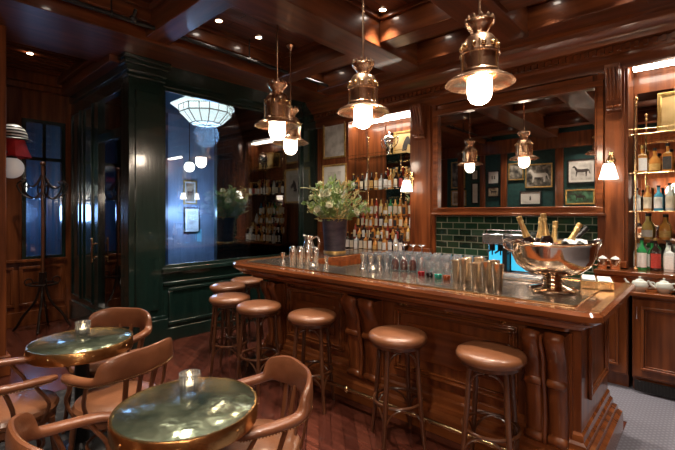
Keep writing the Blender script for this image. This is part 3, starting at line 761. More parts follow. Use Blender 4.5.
PL = [((-1.17,2.73),'copper pendant lamp hanging nearest, over the right half of the bar'),
      ((-2.26,2.81),'copper pendant lamp hanging over the middle of the bar'),
      ((-3.26,2.66),'copper pendant lamp over the left end of the bar, front of the close pair'),
      ((-3.94,3.43),'farthest copper pendant lamp, partly behind the one over the bar end')]
for i, ((x,y),lb) in enumerate(PL):
    o = pp if i == 0 else copy_tree(pp)
    o.location = (x,y,2.52); tag(o, lb, 'lamp', 'copper pendant lamps over the bar')
# sconces
def sconce():
    t = thing('wall_sconce', '', 'lamp')
    b = MB().lathe([(0,0),(.035,0),(.04,.01),(.02,.02),(0,.02)], 14, M=Matrix.Translation((0,0,.12))@Matrix.Rotation(PI/2,4,'X'))
    b.tube(smoothpath([(0,-.01,.12),(0,-.06,.17),(0,-.12,.16),(0,-.14,.10)],6), .008, n=8).tube(smoothpath([(0,-.02,.10),(.03,-.05,.06),(0,-.08,.09)],6), .006, n=6)
    b.lathe([(.0,.11),(.02,.10),(.028,.085),(.028,.07)],12,(0,-.14,0)).box(-.018,.018,-.012,0,-.02,.2)
    b.build('brass_arm', BRASS, t)
    MB().lathe([(.038,.075),(.05,.05),(.07,-.03),(.082,-.075),(.08,-.075),(.047,.045),(.036,.07)], 24, (0,-.14,0)).build('shade', SHADE, t)
    return t
s1 = sconce(); s1.location = (-3.06,BW-.06,1.97); tag(s1,'brass wall sconce with white shade beside the left bottle bay','lamp','brass sconces with white shades')
s2 = copy_tree(s1); s2.location = (-.735,BW-.06,2.01); tag(s2,'brass wall sconce with white shade right of the mirror','lamp','brass sconces with white shades')
# downlights
def downlight():
    t = thing('ceiling_downlight', '', 'light')
    MB().lathe([(.038,0),(.05,0),(.05,-.008),(.036,-.008)], 16).build('trim_ring', BRASS, t)
    MB().lathe([(0,-.003),(.037,-.003)], 16).build('lens', DOWN, t)
    return t
dls = [(-4.05,2.47,3.748),(-4.07,3.03,3.748),(-4.16,4.15,3.748),(-2.55,3.50,3.748),(-2.35,4.22,3.748),(-2.02,3.40,3.748),(-1.15,4.22,3.748),(-.55,4.22,3.748),
       (-3.75,1.1,3.748),(-2.25,1.1,3.748),(-.9,1.1,3.748),(-2.25,2.6,3.748),(-.9,2.6,3.748),(.5,2.6,3.748),(.5,4.22,3.748),(.5,.9,3.748),(-6.2,1.16,3.573),(-5.75,1.16,3.598),(-3.6,-.5,3.748),(-2.2,-.5,3.748),(-.9,-.5,3.748)]
dlab = ['left of the four over the gap between bar and green wall','second from left near the green wall','nearest the corner above the framed prints','just right of the middle pendant','between cross beam and cornice left of the mirror','in the bay above the bar centre','over the back counter by the mirror right end','over the right hand sconce','above the far round table','above the near round table','above the camera side of the bar','over the bar stools in the middle','over the bar right end','beyond the bar right end','over the right shelf bay','near the right wall','farther one in the alcove ceiling','nearer one in the alcove ceiling','over the picture wall left part','over the picture wall middle','over the picture wall right part']
d0 = downlight()
for i, p in enumerate(dls):
    o = d0 if i == 0 else copy_tree(d0)
    o.location = p; tag(o, 'small round recessed downlight '+dlab[i], 'light', 'recessed ceiling downlights')
    L = bpy.data.lights.new('downlight_beam', 'SPOT'); L.energy = 105 if p[1] < 4 else 80; L.spot_size = math.radians(78); L.spot_blend = 1; L.color = (1,.86,.72); L.shadow_soft_size = .05
    if p[0] < -5: L.energy = 40
    lo = bpy.data.objects.new('downlight_beam', L); col.objects.link(lo); lo.location = (0,0,-.02); lo.parent = o
# octagonal lantern and globe in the room beyond
t = thing('ceiling_lantern', 'white octagonal leaded glass ceiling lantern seen through the window', 'lamp', (-5.95,3.40,3.17))
R8 = .41
def octo(prof): return MB().lathe(prof, 8, M=Matrix.Rotation(PI/8,4,'Z'))
octo([(R8*.96,.12),(R8,.12),(R8*.98,.0),(R8*.60,-.15),(0,-.165)]).build('glass_panels', LANT, t, smooth=False)
lb_ = MB()
for k in range(8):
    a = PI/8+k*PI/4; c0 = Vector((math.cos(a),math.sin(a),0)); a2 = a+PI/4; c1 = Vector((math.cos(a2),math.sin(a2),0))
    lb_.tube([c0*R8+Vector((0,0,.12)), c0*R8*.98, c0*R8*.60+Vector((0,0,-.15)), Vector((0,0,-.167))], .008, n=5)
    cm = (c0+c1)/2
    lb_.tube([cm*R8+Vector((0,0,.12)), cm*R8*.98, cm*R8*.60+Vector((0,0,-.15))], .006, n=5)
    for r_, z in ((R8,.12),(R8*.985,.01),(R8*.60,-.15)): lb_.tube([c0*r_+Vector((0,0,z)), c1*r_+Vector((0,0,z))], .009, n=5)
lb_.build('leading', IRON, t)
octo([(0,.39),(.2,.36),(.45,.15),(.53,.14),(.53,.12),(0,.12)]).build('canopy', LANT, t, smooth=False)
t = thing('globe_lamp', 'small white globe lamp hanging in the blue corridor', 'lamp', (-7.5,3.93,2.50))
MB().sphere((0,0,0), .10, 20, 12).build('globe', SHADE, t); MB().tube([(0,0,.1),(0,0,1.08)], .008, n=6).lathe([(0,.10),(.05,.10),(.05,.08)],12).build('stem', IRON, t)
t = thing('globe_lamp', 'white globe lamp beside the wooden post at the left edge', 'lamp', (-5.58,.88,2.09))
MB().sphere((0,0,0), .115, 20, 12).build('globe', emit('dim_opal_globe', (.8,.74,.70), .12), t); MB().tube([(0,0,.11),(0,0,.16),(.19,-.14,.16)], .008, n=6).lathe([(0,.13),(.05,.12),(.055,.10)],12).build('stem', IRON, t)
t = thing('wall_lantern', 'small lit lantern glowing behind the far left window', 'lamp', (-7.8,1.36,2.0))
MB().lathe([(0,-.08),(.05,-.08),(.06,-.05),(.06,.05),(.045,.08),(0,.08)], 16).build('glass_shade', SHADE, t)
MB().lathe([(.07,.08),(.06,.10),(.0,.14)], 16).tube([(0,0,.13),(0,0,.22),(-.79,0,.22)], .01, n=6).build('bracket_arm', BRASS, t)
# striped cap and red cloth
m, nt, b_ = mat('striped_cap'); v = coords(nt, (1,1,1)); wv = N(nt,'ShaderNodeTexWave'); wv.bands_direction = 'Z'; wv.inputs['Scale'].default_value = 8
nt.links.new(v, wv.inputs['Vector']); rr = ramp(nt, [(.60,(.01,.01,.01)),(.66,(.72,.72,.70))]); nt.links.new(wv.outputs['Fac'], rr.inputs[0]); nt.links.new(rr.outputs[0], b_.inputs['Base Color']); b_.inputs['Roughness'].default_value = .35
t = thing('riding_cap', 'black and white striped cap above the red cloth at left', 'cap', (-5.62,.90,2.42)); t.scale = (.84,.84,.9)
MB().lathe([(0,.17),(.06,.16),(.12,.12),(.155,.05),(.16,0),(.15,-.01)], 28).build('crown', m, t)
MB().lathe([(.15,0),(.19,-.015),(.20,-.025),(.15,-.01)], 28, sx=1.05, sy=1.05).build('brim', BLACK, t)
rc = MB(); vs = []; fs = []
for i in range(17):
    a = 2*PI*i/16
    for k in range(7):
        z = .0-.28*k/6; r_ = .13+.055*k/6+.02*math.sin(5*a+k*.3)*(k/6)
        vs.append((-.02+r_*math.cos(a), r_*math.sin(a)*1.05, z))
for i in range(16):
    for k in range(6): fs.append((i*7+k,(i+1)*7+k,(i+1)*7+k+1,i*7+k+1))
rc.add(vs, fs); o = rc.build('draped_cloth', RED, loc=(-5.62,.90,2.40)); o.scale = (.80,.80,.66); tag(o, 'bright red cloth hanging under the striped cap', 'cloth')

# ================================================================ COAT STAND
t = thing('coat_stand', 'dark bentwood coat stand with curled hooks against the wooden wall', 'coat stand', (-6.82,1.42,0))
MB().tube([(0,0,.45),(0,0,2.25)], .022, n=10).sphere((0,0,2.28), .035, 10, 8).build('pole', BENT, t)
for k in range(4):
    M = Matrix.Rotation(PI/4+k*PI/2+.4,4,'Z')
    MB().tube(smoothpath([(.03,0,.78),(.04,0,.55),(.10,0,.36),(.22,0,.20),(.29,0,.06),(.33,0,.012)],5), .016, n=8, M=M).build('leg', IRON, t)
b = MB().ring((0,0,.62), .17, .014, sy=1)
for k in range(4):
    M = Matrix.Rotation(k*PI/2,4,'Z'); b.ring((0,0,0), .045, .009, 14, 6, M=M@Matrix.Translation((.16,0,.66))@Matrix.Rotation(PI/2,4,'X'))
b.build('umbrella_ring', IRON, t)
for k in range(6):
    M = Matrix.Rotation(k*PI/3,4,'Z')
    MB().tube(smoothpath([(.02,0,1.88),(.12,0,1.80),(.24,0,1.86),(.30,0,1.98),(.25,0,2.04)],5), .011, n=6, M=M).tube(smoothpath([(.02,0,2.12),(.08,0,2.0),(.16,0,1.95),(.22,0,1.98)],5), .010, n=6, M=M).sphere((.25,0,2.04),.016,8,6,M=M).build('hook', IRON, t)

# ================================================================ STOOLS
def stool():
    t = thing('bar_stool', '', 'stool')
    MB().lathe([(0,.700),(.17,.700),(.192,.706),(.203,.722),(.205,.738),(.197,.756),(.175,.768),(.10,.776),(0,.778)], 36).build('seat_cushion', LEATHER, t)
    MB().lathe([(0,.675),(.168,.675),(.176,.68),(.176,.702),(0,.702)], 32).build('seat_rim', BENT, t)
    for k in range(4):
        M = Matrix.Rotation(PI/4+k*PI/2,4,'Z')
        MB().loft([(.145,0,.69),(.16,0,.45),(.182,0,.2),(.205,0,0)], [(.015,.015),(.0165,.0165),(.0155,.0155),(.012,.012)], n=10, M=M).build('leg', BENT, t)
    b = MB().ring((0,0,.30), .165, .010, 32, 8)
    b.build('foot_ring', BENT, t)
    b = MB(); c = MB()
    for k in range(4):
        a0 = PI/4+k*PI/2; a1 = a0+PI/2
        p0 = Vector((.152*math.cos(a0),.152*math.sin(a0),.54)); p1 = Vector((.152*math.cos(a1),.152*math.sin(a1),.54)); mid = (p0+p1)/2
        am = (a0+a1)/2; top = Vector((.125*math.cos(am),.125*math.sin(am),.672))
        for p in (p0,p1):
            q = p.lerp(top,.25); q.z = .665; b.tube(bez(p,q,top+(p-top)*.12,8), .008, n=6)
        r0 = Vector((.188*math.cos(a0),.188*math.sin(a0),.16)); e = Vector((.165*math.cos(am),.165*math.sin(am),.295)); 
        r1 = Vector((.188*math.cos(a1),.188*math.sin(a1),.16))
        for p in (r0,r1):
            q = p.lerp(e,.3); q.z = .285; c.tube(bez(p,q,e,8), .007, n=6)
    b.build('seat_brace', BENT, t); c.build('foot_brace', BENT, t)
    return t
st = stool()
SP = [(-.99,2.47,.2,'tan round bar stool nearest the camera, in front of the right panel'),(-1.62,2.40,.9,'tan round bar stool second from the right end of the bar'),
      (-2.46,2.38,.5,'tan round bar stool third from the right, before the left panel'),(-3.07,2.29,.1,'tan round bar stool fourth from the right, near the bar corner'),
      (-3.58,2.31,.7,'tan round bar stool in front of the rounded bar corner'),(-4.17,2.66,.3,'tan round bar stool left of the bar end, behind the corner stool'),(-4.36,3.06,.0,'farthest tan bar stool at the bar end')]
for i, (x,y,a,lb) in enumerate(SP):
    o = st if i == 0 else copy_tree(st); o.location = (x,y,0); o.rotation_euler = (0,0,a); tag(o, lb, 'stool', 'leather topped bar stools')

# ================================================================ CHAIRS
def chair():
    t = thing('armchair', '', 'chair')          # faces +y
    # seat
    b = MB(); prof = [(0,.405),(.20,.405),(.232,.415),(.240,.440),(.228,.462),(.19,.476),(.10,.484),(0,.486)]
    b.lathe(prof, 40, sx=1.0, sy=1.0, c=(0,.01,0)); b.build('seat', LEATHER, t)
    MB().lathe([(.0,.365),(.215,.365),(.225,.37),(.225,.408),(0,.408)], 36, (0,.01,0)).build('seat_frame', BENT2, t)
    for x, y, dx, dy in ((-.16,.17,-.03,.04),(.16,.17,.03,.04),(-.17,-.14,-.02,-.07),(.17,-.14,.02,-.07)):
        MB().loft([(x,y,.39),(x+dx*.4,y+dy*.4,.2),(x+dx,y+dy,0)], [(.019,.019),(.016,.016),(.012,.012)], n=10).build('leg', BENT2, t)
    # padded rail: arms rising into the broad back
    ctl = [(-.215,.175,.635),(-.248,.10,.645),(-.262,-.02,.652),(-.256,-.13,.664),(-.215,-.190,.712),(-.12,-.240,.726),(0,-.252,.726)]
    sec = [(.022,.015),(.032,.020),(.031,.021),(.028,.024),(.020,.070),(.017,.080),(.017,.080)]
    ctl += [(-x,y,z) for x,y,z in ctl[-2::-1]]; sec += sec[-2::-1]
    MB().loft(smoothpath(ctl,5), interp(sec,5), n=16, p=2.6).build('padded_rail', LEATHER2, t)
    # nail heads along the lower outer edge
    P = smoothpath(ctl,9); nb = MB(); S = interp(sec,9)
    for i in range(6,len(P)-6,1):
        tdir = (P[min(i+1,len(P)-1)]-P[i-1]).normalized(); out = Vector((-tdir.y,tdir.x,0)); out = -out if out.dot(Vector((P[i].x,P[i].y-.0,0)))<0 else out
        w_, h_ = S[i]; nb.sphere(P[i]+out*w_*.80+Vector((0,0,-h_*.80)), .0042, 6, 4)
    nb.build('nailhead_trim', BRASS, t)
    for s in (-1,1):
        MB().tube(smoothpath([(s*.205,.11,.40),(s*.235,.14,.50),(s*.245,.09,.59),(s*.250,.06,.640)],5), .011, n=8).build('arm_support', BENT2, t)
        MB().tube(smoothpath([(s*.21,-.02,.40),(s*.25,-.03,.52),(s*.258,-.07,.645)],5), .012, n=8).build('arm_support', BENT2, t)
    for x in (-.12,-.04,.04,.12):
        MB().loft([(x,-.185,.40),(x*1.15,-.215,.55),(x*1.2,-.245+abs(x)*.1,.67)], (.015,.008), n=8, p=4).build('back_slat', BENT2, t)
    b = MB().ring((0,0,.20), .17, .010, 28, 8); b.build('leg_ring', BENT2, t)
    return t
ch = chair()
def rot(fx, fy): return math.atan2(-fx, fy)
CH = [(-1.66,1.21,rot(-.32,-.95),'tan leather armchair at the far side of the near table'),
      (-2.69,.95,rot(-.94,-.34),'tan leather armchair between the two tables, back turned to the near one'),
      (-3.02,.46,rot(-.05,1),'tan leather armchair at the left edge, its seat facing the far table'),
      (-1.84,.55,rot(-.02,1),'leather armchair seen from behind in the bottom left corner'),
      (-3.42,1.12,rot(.6,-.8),'leather armchair behind the far table, only its back showing')]
for i, (x,y,a,lb) in enumerate(CH):
    o = ch if i == 0 else copy_tree(ch); o.location = (x,y,.010); o.rotation_euler = (0,0,a); tag(o, lb, 'chair', 'leather armchairs at the tables')

# ================================================================ TABLES
def table():
    t = thing('round_table', '', 'table')
    MB().lathe([(0,.738),(.291,.738),(.294,.742),(.292,.745),(0,.744)], 64).build('tabletop', TABLETOP, t, angle=60)
    b = MB().lathe([(.27,.674),(.301,.674),(.305,.679),(.305,.742),(.301,.748),(.293,.748),(.291,.738),(.27,.735)], 64)
    b.build('rim', HCOPPER, t)
    sd = MB().sphere((0,0,0), .006, 8, 6).build('rim_stud', BRASS, t)
    for k in range(8):
        a = 2*PI*k/8+.2; o = sd if k == 0 else sd.copy()
        if k: col.objects.link(o)
        o.location = (.305*math.cos(a),.305*math.sin(a),.715)
    MB().lathe([(.0,.0),(.20,.0),(.205,.015),(.19,.03),(.07,.05),(.045,.08),(.042,.62),(.06,.66),(.14,.685),(0,.686)], 28).build('pedestal', BLACK, t)
    return t
tb = table(); tb.location = (-1.70,.88,.010); tag(tb, 'round patinated metal table with coppery rim nearest the camera', 'table', 'round metal tables')
t2 = copy_tree(tb); t2.location = (-3.09,.86,.010); t2.rotation_euler = (0,0,.5); tag(t2, 'round patinated metal table farther back at the left', 'table', 'round metal tables')
def votive(r=.045, h=.085, ribs=True):
    t = thing('candle_holder', '', 'candle')
    n = 48; vs = []; fs = []; lv = [(0,0,0),(1,.0,1),(1.06,h,1),(.96,h,0),(.9,.012,0),(0,.012,0)]
    for i in range(n):
        a = 2*PI*i/n
        for k, z, rb in lv:
            rr_ = r*k*(1+(.035 if (i//2)%2 and rb else 0)); vs.append((max(rr_,1e-5)*math.cos(a),max(rr_,1e-5)*math.sin(a),z))
    m = len(lv)
    for i in range(n):
        j = (i+1)%n
        for k in range(m-1): fs.append((i*m+k,j*m+k,j*m+k+1,i*m+k+1))
    MB().add(vs,fs).build('glass_cup', RIBGLASS, t)
    MB().lathe([(0,.012),(r*.8,.012),(r*.8,.035),(0,.035)], 20).build('wax', WAX, t)
    MB().lathe([(0,.036),(.006,.040),(.007,.048),(.003,.060),(0,.066)], 10).build('flame', CANDLE, t)
    return t
v0 = votive(); v0.location = (-1.83,.96,.754); tag(v0,'ribbed glass candle holder on the near table','candle','glass candle holders')
v1 = copy_tree(v0); v1.location = (-3.25,.91,.754); tag(v1,'ribbed glass candle holder on the far table','candle','glass candle holders')
v2 = copy_tree(v0); v2.location = (-2.78,2.70,1.0747); v2.scale = (.7,.7,.7); tag(v2,'small lit candle on the bar beside the silver tumblers','candle','glass candle holders')
v3 = copy_tree(v0); v3.location = (-2.22,2.90,1.0747); v3.scale = (.75,.75,.75); tag(v3,'small lit candle on the bar beside the slim jiggers','candle','glass candle holders')

# ================================================================ ON THE BAR
TZ = TOPZ+.0047
def vessel(name, prof, m, cat, n=24): 
    t = thing(name, '', cat); MB().lathe(prof, n).build('body', m, t); return t
def solo(name, mb, m, label, cat, loc, group=None, rz=0, scale=None):
    o = mb.build(name, m, loc=loc); o.rotation_euler = (0,0,rz)
    if scale: o.scale = scale
    return tag(o, label, cat, group)
# silver tumblers with domed lids (left group)
def shaker():
    t = thing('cocktail_shaker', '', 'shaker')
    MB().lathe([(0,0),(.028,0),(.030,.005),(.036,.12),(.036,.125)], 20).build('cup', SILVER, t)
    MB().lathe([(.037,.118),(.038,.125),(.033,.165),(.024,.185),(.0,.192)], 20).build('lid', SILVER, t)
    return t
s0 = shaker()
for i, (x,y,lb) in enumerate([(-3.16,2.78,'leftmost'),(-3.07,2.80,'second from left'),(-2.98,2.82,'third from left'),(-2.89,2.84,'rightmost')]):
    o = s0 if i == 0 else copy_tree(s0); o.location = (x,y,TZ); tag(o, 'silver cocktail shaker, %s of the four near the bar corner' % lb, 'shaker', 'silver shakers by the bar corner')
jig = MB().lathe([(0,0),(.030,0),(.026,.03),(.012,.065),(.012,.072),(.024,.115),(.027,.135),(.025,.135),(.010,.08)], 18)
j0 = solo('bar_jigger', jig, SILVER, 'hourglass silver jigger, left of three before the stemmed glasses', 'jigger', (-2.40,2.98,TZ), 'silver jiggers')
for i, (x,y,lb) in enumerate([(-2.33,3.01,'middle of three before the stemmed glasses'),(-2.25,3.04,'right of three before the stemmed glasses'),(-3.22,2.70,'left of two in front of the shakers'),(-2.68,2.78,'standing right of the small candle')]):
    c = j0.copy(); col.objects.link(c); c.location = (x,y,TZ); c['label'] = 'hourglass silver jigger, '+lb
    if i > 1: c.scale = (.9,.9,.9)
# copper-silver tumblers, right group
tum = MB().lathe([(0,0),(.030,0),(.032,.004),(.040,.16),(.041,.162),(.037,.16),(.029,.008),(0,.008)], 22)
PEW = noisy('warm_pewter', (.75,.64,.48), (.95,.86,.70), .2, 1, (6,6,6), 3)
t0_ = None
for i, (x,y,h,lb) in enumerate([(-1.44,2.93,1.0,'leftmost of the front row'),(-1.36,2.90,1.12,'second of the front row'),(-1.26,2.87,1.0,'third of the front row'),(-1.17,2.85,1.12,'fourth of the front row'),(-1.08,2.82,1.08,'rightmost of the front row'),(-1.40,3.04,1.1,'left one of the rear row'),(-1.29,3.01,1.15,'middle one of the rear row'),(-1.17,2.99,1.1,'right one of the rear row')]):
    if t0_ is None: t0_ = solo('metal_tumbler', tum, PEW, '', 'tumbler', (x,y,TZ), 'tall metal tumblers beside the champagne bowl'); c = t0_
    else: c = t0_.copy(); col.objects.link(c)
    c.location = (x,y,TZ); c.scale = (1,1,h); c['label'] = 'tall warm metal tumbler near the champagne bowl, '+lb
# upturned goblets with red-brown bowls
def goblet():
    t = thing('goblet', '', 'glass')
    MB().lathe([(.030,0),(.036,.03),(.036,.06),(.026,.085),(.006,.10),(.005,.17),(.03,.182),(.032,.186),(.0,.186)], 20).build('glass_bowl', CLEAR, t)
    MB().lathe([(0,.01),(.026,.01),(.031,.035),(.030,.06),(.018,.08),(0,.083)], 16).build('tinted_filling', LIQ['red'], t)
    return t
g0 = goblet()
for i, (x,y) in enumerate([(-2.13,3.12),(-2.05,3.14),(-1.97,3.16),(-1.89,3.18)]):
    o = g0 if i == 0 else copy_tree(g0); o.location = (x,y,TZ); o.scale = (1,1,1.3); tag(o, 'upturned stemmed glass with reddish bowl, %s from left of the four' % ORD[i], 'glass', 'upturned stemmed glasses')
# small coloured-base glasses
def cglass(m):
    t = thing('cordial_glass', '', 'glass')
    MB().lathe([(0,.0),(.026,.0),(.030,.02),(.028,.03),(.022,.035),(0,.036)], 18).build('coloured_base', m, t)
    MB().lathe([(.022,.035),(.030,.055),(.034,.13),(.032,.13),(.028,.056)], 18).build('clear_bowl', CLEAR, t)
    return t
for i, (n_, x, y, cc) in enumerate((('red',-1.80,3.02,(.5,.01,.02)),('black',-1.71,3.00,(.01,.01,.012)),('green',-1.62,2.98,(.02,.42,.30)),('amber',-1.54,2.97,(.5,.10,.03)))):
    o = cglass(liquid(n_+'_glass', cc)); o.location = (x,y,TZ); tag(o, 'cordial glass with %s base on the bar' % n_, 'glass', 'cordial glasses with coloured bases')
# clear tumblers, rows
cg = MB().lathe([(0,0),(.028,0),(.033,.004),(.039,.135),(.040,.138),(.036,.138),(.030,.02),(0,.02)], 18)
c0 = None; rn_ = ['front','second','third','rear']
for r_ in range(3):
    for i in range(9):
        x = -2.46+i*.105+r_*.05; y = 3.29+r_*.13
        if r_ == 0 and False: continue
        lab = 'clear tumbler in the %s row behind the goblets, %s from left' % (rn_[r_], ORD[i])
        if c0 is None: c0 = solo('water_glass', cg, CLEAR, lab, 'glass', (x,y,TZ), 'clear tumblers in rows on the bar'); c = c0
        else: c = c0.copy(); col.objects.link(c); c.location = (x,y,TZ); c['label'] = lab
# clear glasses at the left before the goblets
for i in range(5):
    c = c0.copy(); col.objects.link(c); c.location = (-2.50+i*.082,3.14+i*.006,TZ); c['label'] = 'clear tumbler beside the jiggers, %s from left' % ORD[i]; c['group'] = 'clear tumblers beside the jiggers'
# silver pitcher
t = thing('water_pitcher', 'silver pitcher with looped handle in front of the flower pot', 'pitcher', (-3.47,3.30,TZ))
MB().lathe([(0,0),(.045,0),(.05,.01),(.03,.03),(.035,.05),(.065,.10),(.068,.14),(.05,.19),(.045,.23),(.058,.26),(.055,.26),(.04,.23),(.045,.19)], 24).build('body', SILVER, t)
MB().tube(smoothpath([(.05,.0,.22),(.11,.03,.25),(.14,.04,.18),(.10,.03,.10),(.06,0,.09)],6), .009, n=8).build('handle', SILVER, t)
MB().loft([(-.04,0,.24),(-.075,0,.265),(-.095,0,.27)], [(.03,.012),(.018,.008),(.006,.004)], n=8).build('spout', SILVER, t)
# champagne bowl
bl = thing('champagne_bowl', 'large polished metal champagne bowl on a foot at the bar right end', 'bowl', (-.79,3.03,TZ))
MB().lathe([(0,0),(.15,0),(.155,.012),(.14,.022),(.10,.03),(.065,.04),(.055,.055),(.075,.07),(.055,.085),(.065,.10),(.10,.108),(.17,.128),(.228,.175),(.256,.24),(.268,.31),(.275,.325),(.283,.33),(.277,.336),(.262,.325),(.245,.25),(.21,.20),(.14,.152),(0,.13)], 56).build('body', noisy('bowl_metal', (.70,.56,.44), (.92,.82,.70), .09, 1, (5,5,5), 3, bst=.1, bscale=14), bl)
for s in (-1,1): MB().tube(smoothpath([(s*.255,0,.26),(s*.315,0,.29),(s*.325,0,.34),(s*.28,0,.335)],5), .010, n=8, M=Matrix.Rotation(math.radians(42),4,'Z')).build('handle', SILVER, bl)
MB().lathe([(0,.20),(.20,.20),(.21,.205),(0,.225)], 30).build('ice', noisy('ice', (.55,.60,.62), (.8,.83,.85), .15, 0, (30,30,30), 3, .5, .8), bl)
FOIL = noisy('gold_foil', (.72,.46,.16), (.95,.72,.34), .30, .75, (40,40,40), 4, bst=.3, bscale=80)
def champ(foil, body):
    t = thing('champagne_bottle', '', 'bottle')
    MB().lathe([(0,0),(.04,0),(.043,.01),(.043,.14),(.036,.18),(.024,.20)], 20).build('glass_body', body, t)
    MB().lathe([(.0245,.195),(.018,.24),(.0155,.29),(.0155,.30),(.019,.302),(.019,.312),(.0165,.316),(.0185,.33),(.018,.345),(0,.35)], 18).build('foil_neck', foil, t)
    return t
cpr = champ(FOIL, LIQ['dark']); PINK = noisy('rose_glass', (.50,.20,.13), (.66,.32,.22), .12, 0, (6,6,6), 2, .6)
rgt = Vector((.738,.674,0)); fwd = Vector((-.674,.738,0))
CB = [(-.24,-.02,-22,0,.505,'leftmost in the bowl, leaning left',None),(-.095,-.06,-8,0,.525,'second from left, standing tallest and nearly upright',None),(-.005,.14,2,6,.498,'upright at the back of the bowl',None),
      (.085,.12,3,4,.470,'rose coloured one at the bowl centre right',PINK),(.177,-.02,32,-4,.455,'leaning right with a pale foil neck',None),(.300,.10,46,0,.425,'rightmost in the bowl with a black neck',BLACK)]
for i, (u, f_, lean, lf, top, lb, mm) in enumerate(CB):
    if i == 0: o = cpr
    else:
        o = copy_tree(cpr)
        if mm:
            for c in kids(o):
                if (mm is PINK) == c.name.startswith('glass_body') or mm is BLACK: c.data = c.data.copy(); c.data.materials[0] = mm
    base = Vector((-.79,3.03,TZ+.0))+rgt*u+fwd*f_
    M = Matrix.Rotation(math.radians(lean),4,fwd) @ Matrix.Rotation(math.radians(lf),4,rgt)
    d = M @ Vector((0,0,1))
    tip = base+Vector((0,0,top))
    o.rotation_euler = M.to_euler(); o.location = tip-d*.35
    tag(o, 'champagne bottle, '+lb, 'bottle', 'champagne bottles in the bowl')
def cloth(n, rad, h, seed):
    rnd = random.Random(seed); b = MB(); vs = []; fs = []; K = 6; Nn = 28
    ph = [rnd.uniform(0,6.28) for _ in range(4)]
    for i in range(Nn):
        a = 2*PI*i/Nn
        for k in range(K):
            t_ = k/(K-1); r_ = rad*t_*(1+.22*math.sin(3*a+ph[0])+.1*math.sin(7*a+ph[1])); z = h*(1-t_)**.7+.02*math.sin(5*a+ph[2]+t_*3)*t_
            vs.append((max(r_,1e-4)*math.cos(a), max(r_,1e-4)*math.sin(a), z))
    for i in range(Nn):
        for k in range(K-1): fs.append((i*K+k,((i+1)%Nn)*K+k,((i+1)%Nn)*K+k+1,i*K+k+1))
    return b.add(vs,fs)
o = solo('linen_napkin', cloth(0,.075,.03,3), LINEN, 'white napkin tucked between the bottles in the champagne bowl', 'napkin', (-.68,3.10,TZ+.325))
# brass caddy with napkins
t = thing('napkin_caddy', 'brass edged tray box of white paper napkins at the bar right corner', 'caddy', (-.60,3.40,TZ), math.radians(12))
MB().box(-.10,.10,-.13,.13,0,.012).box(-.10,-.092,-.13,.13,0,.055).box(.092,.10,-.13,.13,0,.055).box(-.10,.10,-.13,-.122,0,.055).box(-.10,.10,.122,.13,0,.055).box(-.004,.004,-.13,.13,0,.055).build('box', BRASS, t, bevel=.002)
np_ = MB().box(-.088,-.008,-.118,.118,.012,.064).box(.008,.088,-.118,.118,.012,.06); np_.build('napkin_stack', LINEN, t, bevel=.003)
# serving tray & brass plate near bowl
t = thing('service_tray', 'low metal tray behind the champagne bowl foot', 'tray', (-1.10,3.42,TZ), .1)
MB().box(-.22,.22,-.13,.13,0,.006).tube([(-.22,-.13,.012),(.22,-.13,.012),(.22,.13,.012),(-.22,.13,.012)], .008, True, 6).build('tray_base', STEEL, t)
# copper mugs with napkins on ledge
t = thing('copper_mug', 'copper mug holding white napkins, left of the two on the ledge', 'mug', (-.80,4.83,1.0455))
MB().lathe([(0,0),(.042,0),(.044,.004),(.046,.10),(.043,.10),(.040,.008),(0,.008)], 20).build('cup', COPPER, t); MB().tube(smoothpath([(-.045,0,.085),(-.08,0,.08),(-.08,0,.035),(-.045,0,.025)],5), .006, n=6).build('handle', COPPER, t)
t3 = copy_tree(t); t3.location = (-.69,4.83,1.0455); t3['label'] = 'copper mug holding white napkins, right of the two on the ledge'
for x, lb in ((-.80,'left'),(-.69,'right')): solo('linen_napkin', cloth(0,.038,.05,int(-x*100)), LINEN, 'white napkin standing in the %s copper mug' % lb, 'napkin', (x,4.83,1.125))
# teapots
def teapot():
    t = thing('teapot', '', 'teapot')
    MB().lathe([(0,0),(.035,0),(.04,.006),(.062,.03),(.068,.055),(.055,.085),(.03,.095)], 24).build('body', CERAM, t)
    MB().lathe([(.034,.092),(.03,.102),(.01,.11),(.006,.118),(.012,.126),(0,.132)], 18).build('lid', CERAM, t)
    MB().loft(smoothpath([(-.055,0,.04),(-.09,0,.06),(-.115,0,.10)],5), [(.016,.016)]*3+[(.013,.013)]*4+[(.009,.009)]*4, n=8).build('spout', CERAM, t)
    MB().tube(smoothpath([(.05,0,.08),(.10,0,.085),(.105,0,.045),(.06,0,.03)],5), .007, n=6).build('handle', CERAM, t)
    return t
tp = teapot(); tp.location = (-.47,4.58,.8955); tag(tp,'pale ceramic teapot on the worktop, the left one','teapot','pale teapots')
t_ = copy_tree(tp); t_.location = (-.30,4.60,.8955); t_.rotation_euler = (0,0,.3); tag(t_,'pale ceramic teapot on the worktop, the right one','teapot','pale teapots')
solo('service_tray', MB().box(-.30,.25,-.07,.09,0,.0).box(-.2,.2,-.07,.07,0,.008), STEEL, 'flat steel tray on the worktop right of the teapots', 'tray', (.05,4.6,.8955))
